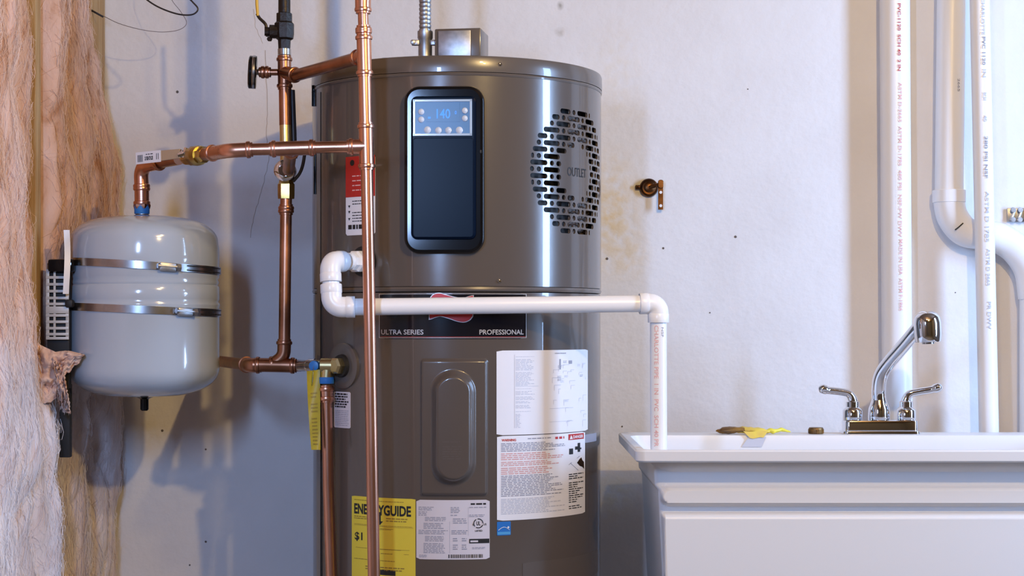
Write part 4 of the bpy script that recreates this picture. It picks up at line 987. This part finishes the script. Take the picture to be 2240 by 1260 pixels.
# ------------------------------------------------------------------ faucet
YFc = 3.728; zf0 = ZR+.0003
def fp(px, py, dy=0): p = at(px, py, YFc+dy); return p+Vector((0, 0, 0))
fxc = at(1924, 0, YFc).x; dzf = zf0-at(0, 947, YFc).z
def fz(py): return at(0, py, YFc).z+dzf
fa = thing('faucet', Vector((fxc, YFc, zf0)), 'chrome two handle faucet with a swung spout on the back rim of the tub', 'faucet')
w2 = (2008-1840)/2*YFc/F
fm = lambda x, y, d=0: Vector((fxc+x, YFc+y, zf0+d))
mb = MB().slab(rrect(w2*2, .062, .012, 6), fm, 0, .006, .001); mb.slab(rrect(w2*2-.010, .056, .010, 6), fm, .006, fz(917)-zf0, .004); mb.build('base_plate', M['chrome'], fa)
for s, hx, tip, ty in ((-1, 1865, 1788, 846), (1, 1982, 2056, 842)):
    cx = at(hx, 0, YFc).x
    hub = MB().lathe([(fz(919), .021), (fz(912), .0215), (fz(897), .0215), (fz(892), .018), (fz(889), .0145), (fz(878), .0145), (fz(875), .010)], (cx, YFc, 0), (0, 0, 1), 24).build('handle_hub', M['chrome'], fa)
    p = spline([Vector((cx, YFc, fz(892))), Vector((cx, YFc, fz(874))), Vector((cx+s*.008, YFc-.002, fz(861))), Vector((cx+s*.026, YFc-.006, fz(856))), Vector((cx+(at(tip, 0, YFc).x-cx)*.75, YFc-.014, fz((856+ty)/2+1))), Vector((at(tip, 0, YFc).x, YFc-.018, fz(ty)))], 6)
    n = len(p); rs = [.0125-.0045*min(1, i/(n*.45))+(.002 if i > n*.8 else 0) for i in range(n)]; rs[-1] = .003; rs[-2] = .0075
    MB().tube(p, rs, 16).build('lever', M['chrome'], hub)
MB().lathe([(fz(917), .0235), (fz(910), .024), (fz(893), .023), (fz(880), .018), (fz(872), .0155)], (at(1923, 0, YFc).x, YFc, 0), (0, 0, 1), 28).build('spout_base', M['chrome'], fa)
YSP = 3.60
def sp_(px, py, Y): return at(px, py, Y)+Vector((0, 0, dzf*.6))
pth = spline([sp_(1923, 880, YFc), sp_(1922, 850, YFc-.002), sp_(1927, 820, YFc-.012), sp_(1945, 792, YFc-.035), sp_(1975, 757, YFc-.075), sp_(2004, 722, YFc-.115), sp_(2020, 704, YSP)], 8)
n = len(pth); MB().tube(pth, [.0158-.0015*i/n for i in range(n)], 20).build('spout', M['chrome'], fa)
hc_ = sp_(2028, 700, YSP)
MB().lathe([(-.046, .014), (-.046, .0265), (-.044, .0275), (-.030, .0292), (-.006, .0296), (.006, .0275), (.014, .0215), (.0185, .013), (.020, 0)], hc_, (-.06, .0, 1), 32).build('spout_head', M['chrome'], fa)
MB().lathe([(-.050, .009), (-.050, .013), (-.045, .0135)], hc_, (-.06, 0, 1), 20).build('aerator', M['steel'], fa)

# ------------------------------------------------------------------ small things on the back rim
ck_ = at(1785, 945, 3.72)
co = thing('brown_cap', Vector((ck_.x, 3.72, zf0)), 'small brown bottle cap standing on the rim left of the faucet', 'cap')
mb = MB().lathe([(0, .0155), (.001, .0162), (.008, .0162), (.012, .0158), (.0135, .0145), (.0135, .004)], (ck_.x, 3.72, zf0), (0, 0, 1), 28); mb.build('cap_body', M['cork'], co)
mb = MB()
for k in range(28):
    a = 2*pi*k/28; mb.box((ck_.x+.0163*sin(a), 3.72-.0163*cos(a), zf0+.0055), (.0014, .0014, .009), Matrix.Rotation(a, 3, 'Z'))
mb.build('knurling', M['cork'], co)
yw = at(1640, 947, 3.72)
yo2 = thing('yellow_wrapper', Vector((yw.x, 3.72, zf0)), 'crumpled yellow wrapper with dark brown tip lying on the back rim of the tub', 'wrapper')
def blob(pts, rs, name, m, flat, seed):
    q = spline(pts, 6); n = len(q); rr = []
    for i in range(n):
        k = i/(n-1)*(len(rs)-1); j = min(int(k), len(rs)-2); rr.append(rs[j]*(1-k+j)+rs[j+1]*(k-j))
    mb = MB().tube(q, rr, 18, flat=flat)
    for v in mb.v:
        d = noise.fractal(v*60+Vector((seed, 0, 0)), .8, 2, 4)*.0028; v.z += d; v.y += d*.8
        v.z = max(v.z, zf0+.0003)
    return mb.build(name, m, yo2, 60)
zq = zf0
blob([at(1566, 943, 3.70), at(1580, 942, 3.70), at(1605, 941, 3.70), at(1628, 941, 3.70)], [.001, .006, .0075, .006], 'brown_tip', M['ybrown'], 1.5, 1)
blob([at(1606, 940, 3.705), at(1632, 941, 3.705), at(1655, 944, 3.70), at(1682, 944, 3.705)], [.004, .0075, .0085, .004], 'crumpled_body', M['ybag'], 1.7, 4)
blob([at(1672, 944, 3.705), at(1690, 942, 3.705), at(1710, 942, 3.71), at(1729, 944, 3.71)], [.003, .0055, .004, .001], 'bright_tail', M['ypale'], 1.3, 7)
def dp_(u, v):
    px = (1626+54*u)*(1-v)+(1640+30*u)*v; py = 943+15*v+1.5*sin(6*u)
    p = at(px, py, 3.676-.004*v); return p
mb = MB().grid(dp_, 12, 6); mb.grid(lambda u, v: dp_(u, v)+Vector((0, .0025, 0)), 12, 6); mb.build('folded_flap', M['ybag'], yo2, 60)
def dq(u, v):
    px = (1638+38*u)*(1-v)+(1622+44*u)*v; return at(px, 956+22*v, 3.674)
mb = MB().grid(dq, 6, 6); mb.grid(lambda u, v: dq(u, v)+Vector((0, .0015, 0)), 6, 6); mb.build('clear_tab', M['plastic_tab'], yo2, 60)

# ------------------------------------------------------------------ loose wires at the top left
wq = [Vector((at(262, 0, 3.55).x, 3.55, ZC-.002))]+spline([at(270, -70, 3.55), at(295, -25, 3.55), at(322, 0, 3.55), at(352, 18, 3.55), at(390, 31, 3.55), at(420, 32, 3.55), at(433, 20, 3.55), at(421, 4, 3.55), at(402, -16, 3.55), at(390, -50, 3.55)], 8)+[Vector((at(386, 0, 3.55).x, 3.55, ZC-.002))]
tag(MB().tube(wq, .0017, 8).build('black_wire', M['wire'], None), 'loop of black wire hanging in at the top left over the white wall', 'wire')
wq = spline([Vector((XS+.002, 3.84, at(0, 28, 3.85).z)), at(230, 37, 3.83), at(262, 52, 3.8), at(310, 65, 3.78), at(355, 70, 3.78), at(392, 65, 3.78), at(408, 50, 3.78), at(395, 25, 3.78), at(376, 0, 3.78), at(360, -40, 3.78)], 8)+[Vector((at(352, 0, 3.78).x, 3.78, ZC-.002))]
tag(MB().tube(wq, .0007, 6).build('thin_wire', M['thinwire'], None), 'very thin grey wire drooping from the corner stud under the black wire loop', 'wire')
nb = MB().tube([Vector((XS-.002, 3.82, at(0, 27, 3.85).z)), at(226, 37, 3.82)], .0022, 6)
tag(nb.build('wire_staple', M['wire'], None), 'short dark staple stub sticking out of the corner stud at top left', 'staple')
